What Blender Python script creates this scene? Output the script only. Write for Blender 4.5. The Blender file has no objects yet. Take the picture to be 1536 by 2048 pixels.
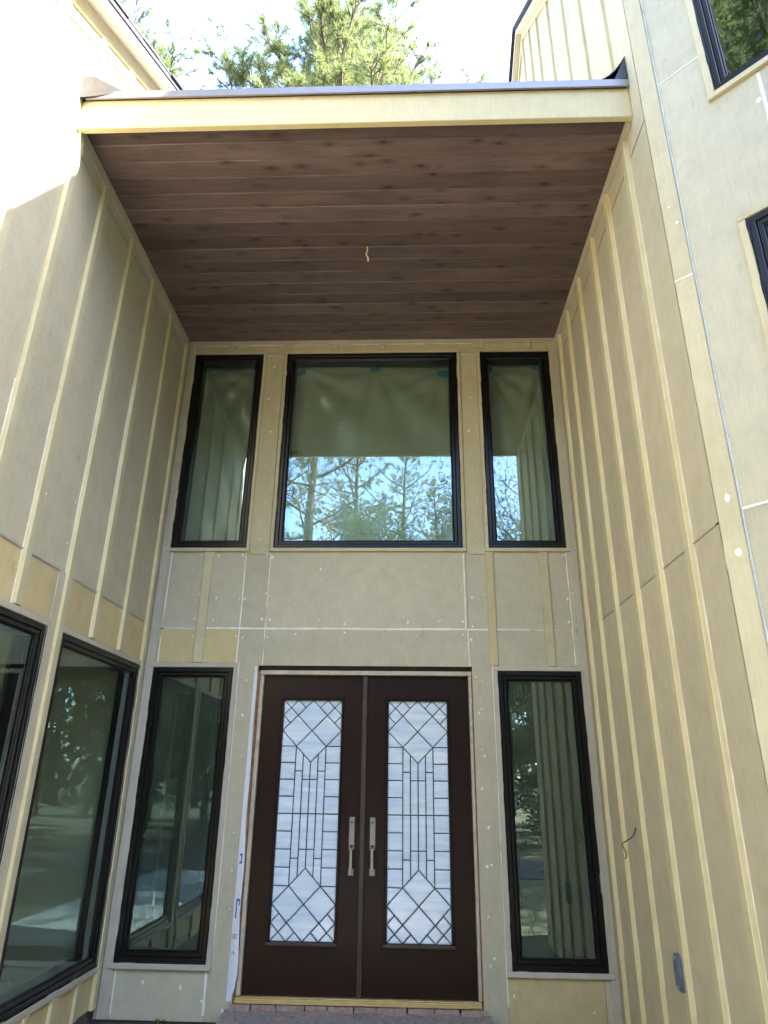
import bpy, bmesh, math, random
from mathutils import Vector, Matrix, noise
random.seed(7)
C = bpy.context.scene.collection
sc = bpy.context.scene
R = math.radians

# ------------------------------------------------------------------ camera
cam_d = bpy.data.cameras.new('camera'); cam = bpy.data.objects.new('camera', cam_d); C.objects.link(cam)
cam_d.sensor_fit = 'VERTICAL'; cam_d.sensor_height = 24; cam_d.sensor_width = 18
cam_d.lens = 1345.456 / 2048 * 24
cam_d.clip_start = 0.05; cam_d.clip_end = 1500
yaw, pitch, roll = -0.0394, 0.37907, 0.01305
F = Vector((math.sin(yaw) * math.cos(pitch), math.cos(yaw) * math.cos(pitch), math.sin(pitch)))
Rv = Vector((math.cos(yaw), -math.sin(yaw), 0)); Uv = Rv.cross(F)
c_, s_ = math.cos(roll), math.sin(roll)
Rv, Uv = Rv * c_ + Uv * s_, Uv * c_ - Rv * s_
cam.matrix_world = Matrix(((Rv.x, Uv.x, -F.x, 0.395), (Rv.y, Uv.y, -F.y, -6.223), (Rv.z, Uv.z, -F.z, 1.513), (0, 0, 0, 1)))
sc.camera = cam

# ------------------------------------------------------------------ sky, sun, exposure
sun_to = Vector((1.0, -0.30, 0.85)).normalized()
elev = math.asin(sun_to.z); azim = math.atan2(sun_to.x, sun_to.y)
world = bpy.data.worlds.new('World'); sc.world = world; world.use_nodes = True
wn = world.node_tree.nodes; wl = world.node_tree.links
sky = wn.new('ShaderNodeTexSky'); sky.sky_type = 'NISHITA'; sky.sun_disc = False
sky.sun_elevation = elev; sky.sun_rotation = azim
sky.air_density = 1.0; sky.dust_density = 1.1; sky.ozone_density = 1.5
wl.new(sky.outputs[0], wn['Background'].inputs[0]); wn['Background'].inputs[1].default_value = 0.12
sd = bpy.data.lights.new('sun', 'SUN'); sd.energy = 4.0; sd.angle = R(0.53); sd.color = (1.0, 0.93, 0.82)
sun = bpy.data.objects.new('sun', sd); C.objects.link(sun)
sun.rotation_euler = sun_to.to_track_quat('Z', 'Y').to_euler(); sun.location = sun_to * 60
vs = sc.view_settings
vs.view_transform = 'Standard'; vs.look = 'None'; vs.gamma = 1; vs.exposure = 4.15; vs.use_curve_mapping = False

# ------------------------------------------------------------------ materials
def newmat(name):
    m = bpy.data.materials.new(name); m.use_nodes = True
    nt = m.node_tree; return m, nt, nt.nodes['Principled BSDF']
def node(nt, t, **kw):
    n = nt.nodes.new(t)
    for k, v in kw.items():
        if k.startswith('i_'):
            key = k[2:]
            n.inputs[int(key) if key.isdigit() else key].default_value = v
        else: setattr(n, k, v)
    return n
def ramp(nt, fac, stops):
    r = nt.nodes.new('ShaderNodeValToRGB'); e = r.color_ramp.elements
    e[0].position, e[0].color = stops[0][0], (*stops[0][1], 1)
    e[1].position, e[1].color = stops[-1][0], (*stops[-1][1], 1)
    for p, c in stops[1:-1]:
        x = e.new(p); x.color = (*c, 1)
    nt.links.new(fac, r.inputs[0]); return r.outputs[0]
def mix(nt, fac, a, b, mode='MIX'):
    n = nt.nodes.new('ShaderNodeMix'); n.data_type = 'RGBA'; n.blend_type = mode
    for s, v in ((0, fac), (6, a), (7, b)):
        if hasattr(v, 'links'): nt.links.new(v, n.inputs[s])
        elif isinstance(v, (int, float)): n.inputs[s].default_value = v
        else: n.inputs[s].default_value = (*v, 1)
    return n.outputs[2]
def coords(nt, scale=(1, 1, 1)):
    g = nt.nodes.new('ShaderNodeNewGeometry'); mp = nt.nodes.new('ShaderNodeMapping')
    mp.inputs['Scale'].default_value = scale
    nt.links.new(g.outputs['Position'], mp.inputs[0]); return mp.outputs[0]
def noise_t(nt, vec, scale, detail=4, rough=0.55, dist=0.0):
    n = node(nt, 'ShaderNodeTexNoise'); n.inputs['Scale'].default_value = scale
    n.inputs['Detail'].default_value = detail; n.inputs['Roughness'].default_value = rough; n.inputs['Distortion'].default_value = dist
    nt.links.new(vec, n.inputs['Vector']); return n.outputs[0]
def bump(nt, b, h, strength=0.2, dist=0.01):
    n = nt.nodes.new('ShaderNodeBump'); n.inputs['Strength'].default_value = strength; n.inputs['Distance'].default_value = dist
    nt.links.new(h, n.inputs['Height']); nt.links.new(n.outputs[0], b.inputs['Normal'])
def objrand(nt):
    return nt.nodes.new('ShaderNodeObjectInfo').outputs['Random']
def simple(name, col, rough=0.6, metal=0.0, spec=0.5, var=0.0, vscale=6.0, bmp=0.0, bscale=60):
    m, nt, b = newmat(name)
    b.inputs['Roughness'].default_value = rough; b.inputs['Metallic'].default_value = metal
    b.inputs['Specular IOR Level'].default_value = spec
    if var:
        v = coords(nt); n = noise_t(nt, v, vscale, 5)
        lo = tuple(c * (1 - var) for c in col); hi = tuple(min(1, c * (1 + var)) for c in col)
        nt.links.new(ramp(nt, n, [(0.3, lo), (0.7, hi)]), b.inputs['Base Color'])
    else: b.inputs['Base Color'].default_value = (*col, 1)
    if bmp:
        v = coords(nt); bump(nt, b, noise_t(nt, v, bscale, 4), bmp, 0.004)
    return m

def siding(name, col, dark, smudge=0.5):
    """factory primed engineered wood panel: grain emboss, blotches, rubbed dirt"""
    m, nt, b = newmat(name)
    v1 = coords(nt); v2 = coords(nt, (14, 14, 0.9))
    big = noise_t(nt, v1, 1.1, 5, 0.6, 0.4)
    mid = noise_t(nt, v1, 7.0, 6, 0.65)
    grain = noise_t(nt, v2, 6.0, 5, 0.6)
    c0 = ramp(nt, big, [(0.30, dark), (0.62, col)])
    c1 = mix(nt, 0.42, c0, ramp(nt, mid, [(0.32, tuple(x * 0.82 for x in dark)), (0.6, col)]))
    c2 = mix(nt, 0.16, c1, ramp(nt, grain, [(0.35, tuple(x * 0.6 for x in dark)), (0.65, col)]))
    # dirt scuffs: sparse, stretched
    v3 = coords(nt, (3.2, 3.2, 1.3)); sc_ = noise_t(nt, v3, 5.0, 9, 0.75, 0.8)
    c3 = mix(nt, ramp(nt, sc_, [(0.595, (0, 0, 0)), (0.74, (smudge,) * 3)]), c2, tuple(x * 0.38 for x in dark))
    hv = nt.nodes.new('ShaderNodeHueSaturation'); nt.links.new(c3, hv.inputs['Color'])
    mr = node(nt, 'ShaderNodeMapRange'); nt.links.new(objrand(nt), mr.inputs[0])
    mr.inputs[3].default_value = 0.93; mr.inputs[4].default_value = 1.06
    nt.links.new(mr.outputs[0], hv.inputs['Value'])
    nt.links.new(hv.outputs[0], b.inputs['Base Color'])
    b.inputs['Roughness'].default_value = 0.62; b.inputs['Specular IOR Level'].default_value = 0.35
    bump(nt, b, grain, 0.25, 0.002)
    return m
M = {}
M['panel'] = siding('primed siding', (0.475, 0.435, 0.322), (0.41, 0.374, 0.272))
M['raw'] = siding('raw yellow siding', (0.52, 0.43, 0.235), (0.44, 0.36, 0.19))
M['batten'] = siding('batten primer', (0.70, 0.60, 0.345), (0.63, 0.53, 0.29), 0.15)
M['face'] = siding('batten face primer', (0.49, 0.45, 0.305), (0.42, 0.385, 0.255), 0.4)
M['casing'] = siding('casing primer', (0.52, 0.458, 0.30), (0.44, 0.385, 0.245), 0.3)
M['strip'] = siding('corner board primer', (0.46, 0.42, 0.345), (0.40, 0.36, 0.29), 0.3)
M['fascia'] = siding('fascia primer', (0.60, 0.50, 0.29), (0.55, 0.45, 0.25), 0.15)
M['sheath'] = simple('sheathing', (0.05, 0.045, 0.04), 0.9)
M['caulk'] = simple('white caulk', (0.70, 0.68, 0.61), 0.5, var=0.08, vscale=20)
M['filler'] = simple('white filler', (0.68, 0.67, 0.60), 0.6, var=0.1, vscale=30)
M['frame'] = simple('dark bronze frame', (0.0045, 0.0038, 0.0046), 0.30, spec=0.35, var=0.25, vscale=9)
M['sealant'] = simple('black sealant', (0.003, 0.003, 0.004), 0.4, spec=0.25)
M['nickel'] = simple('satin nickel', (0.30, 0.29, 0.275), 0.36, metal=1.0, var=0.06, vscale=25)
M['brass'] = simple('gold aluminium', (0.62, 0.48, 0.22), 0.38, metal=0.6, var=0.1, vscale=12)
M['came'] = simple('lead came', (0.035, 0.035, 0.045), 0.45, metal=0.4)
M['flash_grey'] = simple('grey metal flashing', (0.23, 0.215, 0.225), 0.42, metal=0.35, var=0.08, vscale=8)
M['flash_shaded'] = simple('shaded grey flashing', (0.052, 0.048, 0.046), 0.6, metal=0.1, var=0.15, vscale=12)  # same metal as the grey flashing, shade put into its darker colour
M['flash_black'] = simple('black flashing membrane', (0.010, 0.009, 0.014), 0.5)
M['zinc'] = simple('galvanised strip', (0.38, 0.38, 0.37), 0.4, metal=0.5, var=0.15, vscale=14)
M['drywall'] = simple('drywall', (0.26, 0.255, 0.22), 0.9, var=0.06, vscale=2)
M['subfloor'] = simple('subfloor', (0.30, 0.27, 0.22), 0.8, var=0.15, vscale=3)
M['wrap'] = simple('white house wrap', (0.60, 0.62, 0.66), 0.5, var=0.06, vscale=15, bmp=0.3, bscale=25)
M['blueink'] = simple('blue print', (0.05, 0.08, 0.36), 0.5)
M['greyink'] = simple('grey print', (0.25, 0.27, 0.33), 0.5)
M['tape'] = simple('blue masking tape', (0.03, 0.16, 0.33), 0.6)
M['torn'] = simple('torn wood', (0.23, 0.095, 0.05), 0.85, var=0.5, vscale=22, bmp=0.6, bscale=40)
M['stud'] = simple('pale jamb', (0.42, 0.37, 0.28), 0.55, var=0.2, vscale=14)
M['headerw'] = simple('stained header', (0.045, 0.018, 0.012), 0.6, var=0.3, vscale=10)
M['boxgrey'] = simple('blue grey metal box', (0.13, 0.165, 0.21), 0.42, metal=0.3, var=0.2, vscale=25)
M['boxlight'] = simple('worn metal rim', (0.42, 0.44, 0.46), 0.4, metal=0.5)
M['wire'] = simple('black wire', (0.015, 0.014, 0.014), 0.5)
M['cable'] = simple('cream cable', (0.62, 0.55, 0.38), 0.6)
M['foundation'] = simple('foundation', (0.075, 0.07, 0.07), 0.9, var=0.35, vscale=7, bmp=0.6, bscale=18)
M['concrete'] = simple('concrete', (0.40, 0.385, 0.36), 0.85, var=0.16, vscale=1.4, bmp=0.2, bscale=40)
M['asphalt'] = simple('asphalt', (0.055, 0.055, 0.057), 0.85, var=0.3, vscale=4, bmp=0.3, bscale=60)
M['board_edge'] = simple('white rake board', (0.62, 0.58, 0.50), 0.6)

def mk_shingle():
    m, nt, b = newmat('dark shingles'); v = coords(nt)
    nt.links.new(ramp(nt, noise_t(nt, v, 18, 5), [(0.3, (0.014, 0.014, 0.022)), (0.7, (0.035, 0.034, 0.048))]), b.inputs['Base Color'])
    b.inputs['Roughness'].default_value = 0.9; return m
M['shingle'] = mk_shingle()

def mk_plank():
    m, nt, b = newmat('stained pine soffit')
    g = nt.nodes.new('ShaderNodeNewGeometry')
    oi = nt.nodes.new('ShaderNodeObjectInfo')
    off = nt.nodes.new('ShaderNodeVectorMath'); off.operation = 'SCALE'; off.inputs[0].default_value = (37.0, 0, 11.0)
    nt.links.new(oi.outputs['Random'], off.inputs['Scale'])
    add = nt.nodes.new('ShaderNodeVectorMath'); add.operation = 'ADD'
    nt.links.new(g.outputs['Position'], add.inputs[0]); nt.links.new(off.outputs[0], add.inputs[1])
    def mapped(s):
        mp = nt.nodes.new('ShaderNodeMapping'); mp.inputs['Scale'].default_value = s
        nt.links.new(add.outputs[0], mp.inputs[0]); return mp.outputs[0]
    # knots: voronoi cells, squeezed along the board
    vo = node(nt, 'ShaderNodeTexVoronoi'); vo.inputs['Scale'].default_value = 1.0; vo.inputs['Randomness'].default_value = 1.0
    nt.links.new(mapped((3.4, 9.0, 1.0)), vo.inputs['Vector'])
    knot = vo.outputs['Distance']
    kmask = ramp(nt, knot, [(0.05, (1, 1, 1)), (0.13, (0, 0, 0))])
    halo = ramp(nt, knot, [(0.10, (1, 1, 1)), (0.36, (0, 0, 0))])
    # grain flows round the knots
    dv = nt.nodes.new('ShaderNodeVectorMath'); dv.operation = 'SCALE'; dv.inputs[0].default_value = (0.0, 0.07, 0.0)
    nt.links.new(halo, dv.inputs['Scale'])
    av = nt.nodes.new('ShaderNodeVectorMath'); av.operation = 'ADD'
    nt.links.new(add.outputs[0], av.inputs[0]); nt.links.new(dv.outputs[0], av.inputs[1])
    mp = nt.nodes.new('ShaderNodeMapping'); mp.inputs['Scale'].default_value = (1.1, 26, 4); nt.links.new(av.outputs[0], mp.inputs[0])
    grain = noise_t(nt, mp.outputs[0], 2.2, 7, 0.62, 0.6)
    cloud = noise_t(nt, mapped((0.8, 3.0, 1)), 2.0, 4, 0.55)
    col = ramp(nt, grain, [(0.22, (0.055, 0.036, 0.033)), (0.5, (0.120, 0.082, 0.078)), (0.80, (0.20, 0.139, 0.130))])
    col = mix(nt, 0.45, col, ramp(nt, cloud, [(0.3, (0.068, 0.047, 0.046)), (0.7, (0.19, 0.131, 0.118))]))
    col = mix(nt, halo, col, mix(nt, 0.5, col, (0.045, 0.027, 0.023)))
    col = mix(nt, kmask, col, (0.036, 0.022, 0.019))
    hv = nt.nodes.new('ShaderNodeHueSaturation'); nt.links.new(col, hv.inputs['Color'])
    mr = node(nt, 'ShaderNodeMapRange'); nt.links.new(oi.outputs['Random'], mr.inputs[0]); mr.inputs[3].default_value = 0.76; mr.inputs[4].default_value = 1.22
    nt.links.new(mr.outputs[0], hv.inputs['Value']); nt.links.new(hv.outputs[0], b.inputs['Base Color'])
    b.inputs['Roughness'].default_value = 0.5; b.inputs['Specular IOR Level'].default_value = 0.3
    bump(nt, b, grain, 0.25, 0.003)
    return m
M['plank'] = mk_plank()

def mk_mahogany():
    m, nt, b = newmat('dark mahogany'); v = coords(nt, (30, 30, 1.2))
    n = noise_t(nt, v, 2.0, 6, 0.6, 0.8); v2 = coords(nt); n2 = noise_t(nt, v2, 2.2, 4)
    col = ramp(nt, n, [(0.3, (0.0085, 0.0030, 0.0026)), (0.7, (0.024, 0.0085, 0.0060))])
    col = mix(nt, 0.4, col, ramp(nt, n2, [(0.3, (0.0095, 0.0040, 0.0036)), (0.7, (0.026, 0.0115, 0.0065))]))
    nt.links.new(col, b.inputs['Base Color']); b.inputs['Roughness'].default_value = 0.33; b.inputs['Specular IOR Level'].default_value = 0.22
    bump(nt, b, n, 0.1, 0.002); return m
M['mahogany'] = mk_mahogany()
M['mahogany_light'] = simple('lighter brown mahogany', (0.042, 0.024, 0.014), 0.45, var=0.35, vscale=8)  # lighter brown for the lower moulding and the astragal

def mk_glass(name, tint, ior=2.45):
    m, nt, b = newmat(name); nt.nodes.remove(b)
    tr = node(nt, 'ShaderNodeBsdfTransparent'); tr.inputs[0].default_value = (*tint, 1)
    gl = node(nt, 'ShaderNodeBsdfGlossy'); gl.inputs['Roughness'].default_value = 0.0; gl.inputs[0].default_value = (0.72, 0.93, 1.0, 1)
    fr = node(nt, 'ShaderNodeFresnel'); fr.inputs['IOR'].default_value = ior
    # faint waviness of float glass
    v = coords(nt, (1, 1, 1)); bp = nt.nodes.new('ShaderNodeBump'); bp.inputs['Strength'].default_value = 0.007; bp.inputs['Distance'].default_value = 0.02
    nt.links.new(noise_t(nt, v, 2.2, 1), bp.inputs['Height']); nt.links.new(bp.outputs[0], gl.inputs['Normal'])
    # both panes of the double glazing counted at the outer face; the inner face only transmits
    ge = nt.nodes.new('ShaderNodeNewGeometry'); inv = node(nt, 'ShaderNodeMath', operation='SUBTRACT'); inv.inputs[0].default_value = 1.0; nt.links.new(ge.outputs['Backfacing'], inv.inputs[1])
    ml = node(nt, 'ShaderNodeMath', operation='MULTIPLY'); nt.links.new(fr.outputs[0], ml.inputs[0]); nt.links.new(inv.outputs[0], ml.inputs[1])
    mx = node(nt, 'ShaderNodeMixShader'); nt.links.new(ml.outputs[0], mx.inputs[0]); nt.links.new(tr.outputs[0], mx.inputs[1]); nt.links.new(gl.outputs[0], mx.inputs[2])
    nt.links.new(mx.outputs[0], nt.nodes['Material Output'].inputs[0]); return m
M['glass'] = mk_glass('window glass', (0.88, 0.93, 0.86))

def mk_screen():
    m, nt, b = newmat('insect screen'); nt.nodes.remove(b)
    tr = node(nt, 'ShaderNodeBsdfTransparent'); df = node(nt, 'ShaderNodeBsdfDiffuse'); df.inputs[0].default_value = (0.10, 0.10, 0.095, 1)
    mx = node(nt, 'ShaderNodeMixShader'); mx.inputs[0].default_value = 0.45
    nt.links.new(tr.outputs[0], mx.inputs[1]); nt.links.new(df.outputs[0], mx.inputs[2]); nt.links.new(mx.outputs[0], nt.nodes['Material Output'].inputs[0]); return m
M['screen'] = mk_screen()

def mk_plastic():
    m, nt, b = newmat('plastic sheeting'); nt.nodes.remove(b)
    tr = node(nt, 'ShaderNodeBsdfTransparent'); df = node(nt, 'ShaderNodeBsdfDiffuse'); df.inputs[0].default_value = (0.74, 0.75, 0.66, 1)
    tl = node(nt, 'ShaderNodeBsdfTranslucent'); tl.inputs[0].default_value = (0.7, 0.74, 0.68, 1)
    gl = node(nt, 'ShaderNodeBsdfGlossy'); gl.inputs['Roughness'].default_value = 0.25
    a = node(nt, 'ShaderNodeMixShader'); a.inputs[0].default_value = 0.3; nt.links.new(df.outputs[0], a.inputs[1]); nt.links.new(tl.outputs[0], a.inputs[2])
    c = node(nt, 'ShaderNodeMixShader'); c.inputs[0].default_value = 0.55; nt.links.new(tr.outputs[0], c.inputs[1]); nt.links.new(a.outputs[0], c.inputs[2])
    d = node(nt, 'ShaderNodeMixShader'); d.inputs[0].default_value = 0.10; nt.links.new(c.outputs[0], d.inputs[1]); nt.links.new(gl.outputs[0], d.inputs[2])
    nt.links.new(d.outputs[0], nt.nodes['Material Output'].inputs[0]); return m
M['plastic'] = mk_plastic()

def mk_lite():
    m, nt, b = newmat('frosted bevelled glass')
    v = coords(nt, (1.2, 1, 9)); n = noise_t(nt, v, 2.0, 4, 0.6, 0.6)
    nt.links.new(ramp(nt, n, [(0.3, (0.46, 0.57, 0.72)), (0.7, (0.72, 0.79, 0.85))]), b.inputs['Base Color'])
    b.inputs['Roughness'].default_value = 0.12; b.inputs['Specular IOR Level'].default_value = 0.7
    return m
M['lite'] = mk_lite()

def mk_brick():
    m, nt, b = newmat('weathered brick'); v = coords(nt)
    n = noise_t(nt, v, 9, 7, 0.7); n2 = noise_t(nt, v, 30, 5, 0.7)
    col = ramp(nt, n, [(0.3, (0.23, 0.135, 0.105)), (0.5, (0.32, 0.21, 0.17)), (0.7, (0.36, 0.30, 0.26))])
    col = mix(nt, 0.35, col, ramp(nt, n2, [(0.35, (0.12, 0.09, 0.09)), (0.65, (0.42, 0.33, 0.30))]))
    nt.links.new(col, b.inputs['Base Color']); b.inputs['Roughness'].default_value = 0.95; bump(nt, b, n2, 0.6, 0.01); return m
M['brick'] = mk_brick()
def mk_mortar():
    m, nt, b = newmat('mortar bed'); v = coords(nt)
    n = noise_t(nt, v, 6, 8, 0.75); n2 = noise_t(nt, v, 26, 5, 0.7)
    col = ramp(nt, n, [(0.30, (0.11, 0.09, 0.08)), (0.5, (0.23, 0.20, 0.18)), (0.60, (0.27, 0.15, 0.115)), (0.75, (0.33, 0.29, 0.26))])
    col = mix(nt, 0.3, col, ramp(nt, n2, [(0.35, (0.06, 0.055, 0.06)), (0.65, (0.34, 0.30, 0.30))]))
    nt.links.new(col, b.inputs['Base Color']); b.inputs['Roughness'].default_value = 0.95; bump(nt, b, n2, 0.9, 0.02); return m
M['mortar'] = mk_mortar()

def mk_ground():
    m, nt, b = newmat('lawn and leaf mould'); v = coords(nt)
    n = noise_t(nt, v, 0.35, 6, 0.65); n2 = noise_t(nt, v, 9, 6, 0.7)
    col = ramp(nt, n, [(0.35, (0.045, 0.075, 0.018)), (0.52, (0.075, 0.085, 0.03)), (0.66, (0.16, 0.115, 0.07))])
    col = mix(nt, 0.45, col, ramp(nt, n2, [(0.35, (0.03, 0.035, 0.015)), (0.65, (0.17, 0.14, 0.075))]))
    nt.links.new(col, b.inputs['Base Color']); b.inputs['Roughness'].default_value = 0.95; bump(nt, b, n2, 0.8, 0.05); return m
M['ground'] = mk_ground()
def mk_bark(name, a, c):
    m, nt, b = newmat(name); v = coords(nt, (5, 5, 1.1)); n = noise_t(nt, v, 3, 6, 0.7, 1.0)
    nt.links.new(ramp(nt, n, [(0.3, a), (0.7, c)]), b.inputs['Base Color']); b.inputs['Roughness'].default_value = 0.95; bump(nt, b, n, 0.8, 0.04); return m
M['pinebark'] = mk_bark('pine bark', (0.055, 0.034, 0.027), (0.13, 0.088, 0.068))
M['oakbark'] = mk_bark('oak bark', (0.07, 0.06, 0.05), (0.19, 0.165, 0.14))
def mk_leaf(name, lo, hi, trans=0.35, scale=0.7):
    m, nt, b = newmat(name); v = coords(nt); n = noise_t(nt, v, scale, 4, 0.7); n2 = noise_t(nt, v, 11, 2)
    col = mix(nt, 0.5, ramp(nt, n, [(0.3, lo), (0.7, hi)]), ramp(nt, n2, [(0.3, lo), (0.7, hi)]))
    nt.links.new(col, b.inputs['Base Color']); b.inputs['Roughness'].default_value = 0.55
    tl = node(nt, 'ShaderNodeBsdfTranslucent'); nt.links.new(col, tl.inputs[0])
    mx = node(nt, 'ShaderNodeMixShader'); mx.inputs[0].default_value = trans
    nt.links.new(b.outputs[0], mx.inputs[1]); nt.links.new(tl.outputs[0], mx.inputs[2]); nt.links.new(mx.outputs[0], nt.nodes['Material Output'].inputs[0]); return m
M['needle'] = mk_leaf('pine needles', (0.095, 0.135, 0.05), (0.20, 0.235, 0.08), 0.5)
M['leaf_dark'] = mk_leaf('evergreen leaves', (0.048, 0.082, 0.026), (0.12, 0.16, 0.05), 0.3)
M['leaf_spring'] = mk_leaf('spring leaves', (0.07, 0.12, 0.025), (0.16, 0.20, 0.05), 0.45)
M['litter'] = mk_leaf('dry leaves', (0.14, 0.085, 0.045), (0.34, 0.23, 0.13), 0.2, 3)
M['grass'] = mk_leaf('grass blades', (0.04, 0.08, 0.018), (0.10, 0.14, 0.035), 0.3, 1.0)
M['cone'] = simple('pine cone', (0.10, 0.055, 0.035), 0.9)

# ------------------------------------------------------------------ helpers
def tag(o, label=None, cat=None, group=None, kind=None):
    if label: o['label'] = label
    if cat: o['category'] = cat
    if group: o['group'] = group
    if kind: o['kind'] = kind
    return o
def empty(name, loc=(0, 0, 0), parent=None):
    o = bpy.data.objects.new(name, None); C.objects.link(o); o.location = loc; o.empty_display_size = 0.2
    if parent: o.parent = parent
    return o
class MB:
    """collects shapes and links them as one mesh object"""
    def __init__(s): s.v = []; s.f = []
    def add(s, verts, faces):
        k = len(s.v); s.v += [tuple(p) for p in verts]; s.f += [tuple(i + k for i in f) for f in faces]
    def box(s, W, u0, u1, d0, d1, z0, z1, ch=0.0):
        # W maps (u,d,z) to the world; ch chamfers the front (d1) face
        if ch <= 0:
            p = [W(u0, d0, z0), W(u1, d0, z0), W(u1, d0, z1), W(u0, d0, z1), W(u0, d1, z0), W(u1, d1, z0), W(u1, d1, z1), W(u0, d1, z1)]
            s.add(p, [(0, 3, 2, 1), (4, 5, 6, 7), (0, 1, 5, 4), (1, 2, 6, 5), (2, 3, 7, 6), (3, 0, 4, 7)])
        else:
            dm = d1 - ch if d1 > d0 else d1 + ch
            p = [W(u0, d0, z0), W(u1, d0, z0), W(u1, d0, z1), W(u0, d0, z1), W(u0, dm, z0), W(u1, dm, z0), W(u1, dm, z1), W(u0, dm, z1),
                 W(u0 + ch, d1, z0 + ch), W(u1 - ch, d1, z0 + ch), W(u1 - ch, d1, z1 - ch), W(u0 + ch, d1, z1 - ch)]
            f = [(0, 3, 2, 1), (8, 9, 10, 11)]
            for a in range(4):
                b = (a + 1) % 4; f += [(a, b, b + 4, a + 4), (a + 4, b + 4, b + 8, a + 8)]
            s.add(p, f)
    def prism(s, W, poly, d0, d1):
        n = len(poly); p = [W(u, d0, z) for u, z in poly] + [W(u, d1, z) for u, z in poly]
        s.add(p, [tuple(range(n - 1, -1, -1)), tuple(range(n, 2 * n))] + [(i, (i + 1) % n, (i + 1) % n + n, i + n) for i in range(n)])
    def tube(s, pts, rad, sides=6, cap=True):
        pts = [Vector(p) for p in pts]; n = len(pts); k = len(s.v); ref = None
        for i, p in enumerate(pts):
            t = (pts[min(i + 1, n - 1)] - pts[max(i - 1, 0)])
            t = t.normalized() if t.length > 1e-9 else Vector((0, 0, 1))
            if ref is None or abs(ref.dot(t)) > 0.95: ref = Vector((1, 0, 0)) if abs(t.x) < 0.8 else Vector((0, 1, 0))
            a = t.cross(ref).normalized(); b = t.cross(a); ref = b.cross(t) if False else ref
            r = rad[i] if hasattr(rad, '__len__') else rad
            for j in range(sides):
                q = 2 * math.pi * j / sides; s.v.append(tuple(p + a * (r * math.cos(q)) + b * (r * math.sin(q))))
        for i in range(n - 1):
            for j in range(sides):
                j2 = (j + 1) % sides; s.f.append((k + i * sides + j, k + i * sides + j2, k + (i + 1) * sides + j2, k + (i + 1) * sides + j))
        if cap:
            s.f.append(tuple(k + j for j in range(sides - 1, -1, -1))); s.f.append(tuple(k + (n - 1) * sides + j for j in range(sides)))
    def mesh(s, name, mat, smooth=False, fix=True):
        me = bpy.data.meshes.new(name); me.from_pydata(s.v, [], s.f)
        if fix:
            bm = bmesh.new(); bm.from_mesh(me); bmesh.ops.recalc_face_normals(bm, faces=bm.faces); bm.to_mesh(me); bm.free()
        if mat: me.materials.append(mat)
        if smooth:
            me.polygons.foreach_set('use_smooth', [True] * len(me.polygons))
        me.update(); return me
    def build(s, name, mat, parent=None, smooth=False, fix=True):
        o = bpy.data.objects.new(name, s.mesh(name, mat, smooth, fix)); C.objects.link(o)
        if parent: o.parent = parent
        return o

XL, XR, CY = -2.065, 2.015, -2.87
Q = math.sqrt(0.5)
WE = lambda u, d, z: (u, -d, z)                                       # entrance wall: u = x, faces the visitor
WL = lambda u, d, z: (XL + d, u, z)                                   # left side of the recess: u = y
WR = lambda u, d, z: (XR - d, u, z)                                   # right side of the recess: u = y
WA = lambda u, d, z: (XR + u * Q - d * Q, CY - u * Q - d * Q, z)      # splayed wall at the right
def cells(rect, holes):
    u0, u1, z0, z1 = rect
    us = sorted({u0, u1, *[min(max(h[i], u0), u1) for h in holes for i in (0, 1)]})
    zs = sorted({z0, z1, *[min(max(h[i], z0), z1) for h in holes for i in (2, 3)]})
    for a, b in zip(us, us[1:]):
        run = None
        for c, d in zip(zs, zs[1:]):
            m, k = (a + b) / 2, (c + d) / 2
            if any(h[0] < m < h[1] and h[2] < k < h[3] for h in holes):
                if run: yield (a, b, *run); run = None
            else: run = (run[0], d) if run else (c, d)
        if run: yield (a, b, *run)
def wall(W, rect, holes, label, d0=-0.16, d1=-0.012):
    mb = MB()
    for a, b, c, d in cells(rect, holes): mb.box(W, a, b, d0, d1, c, d)
    return tag(mb.build('siding_wall', M['sheath'], house), label)
def panel(W, w, rect, holes, mat='panel', gap=0.002, t=0.0):
    r = (rect[0] + gap, rect[1] - gap, rect[2] + gap, rect[3] - gap)
    mb = MB(); cl = list(cells(r, holes)); left = list(range(len(cl)))
    touch = lambda p, q: p[0] <= q[1] and q[0] <= p[1] and p[2] <= q[3] and q[2] <= p[3]
    while left:                          # one object for each separate piece
        grp = [left.pop(0)]
        for g in grp:
            for k in [k for k in left if touch(cl[g], cl[k])]: grp.append(k); left.remove(k)
        mb = MB()
        for g in grp: mb.box(W, cl[g][0], cl[g][1], -0.011, t, cl[g][2], cl[g][3])
        mb.build('panel', M[mat], w)
def board(W, w, u0, u1, z0, z1, t, name='batten', mat='batten', d0=0.0005, ch=0.003):
    mb = MB(); mb.box(W, u0, u1, d0, t, z0, z1, ch); o = mb.build(name, M[mat], w)
    if mat == 'batten' and name == 'batten':      # duller olive on the front face, lighter yellow on the other sides
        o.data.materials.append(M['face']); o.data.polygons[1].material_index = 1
    return o
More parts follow.
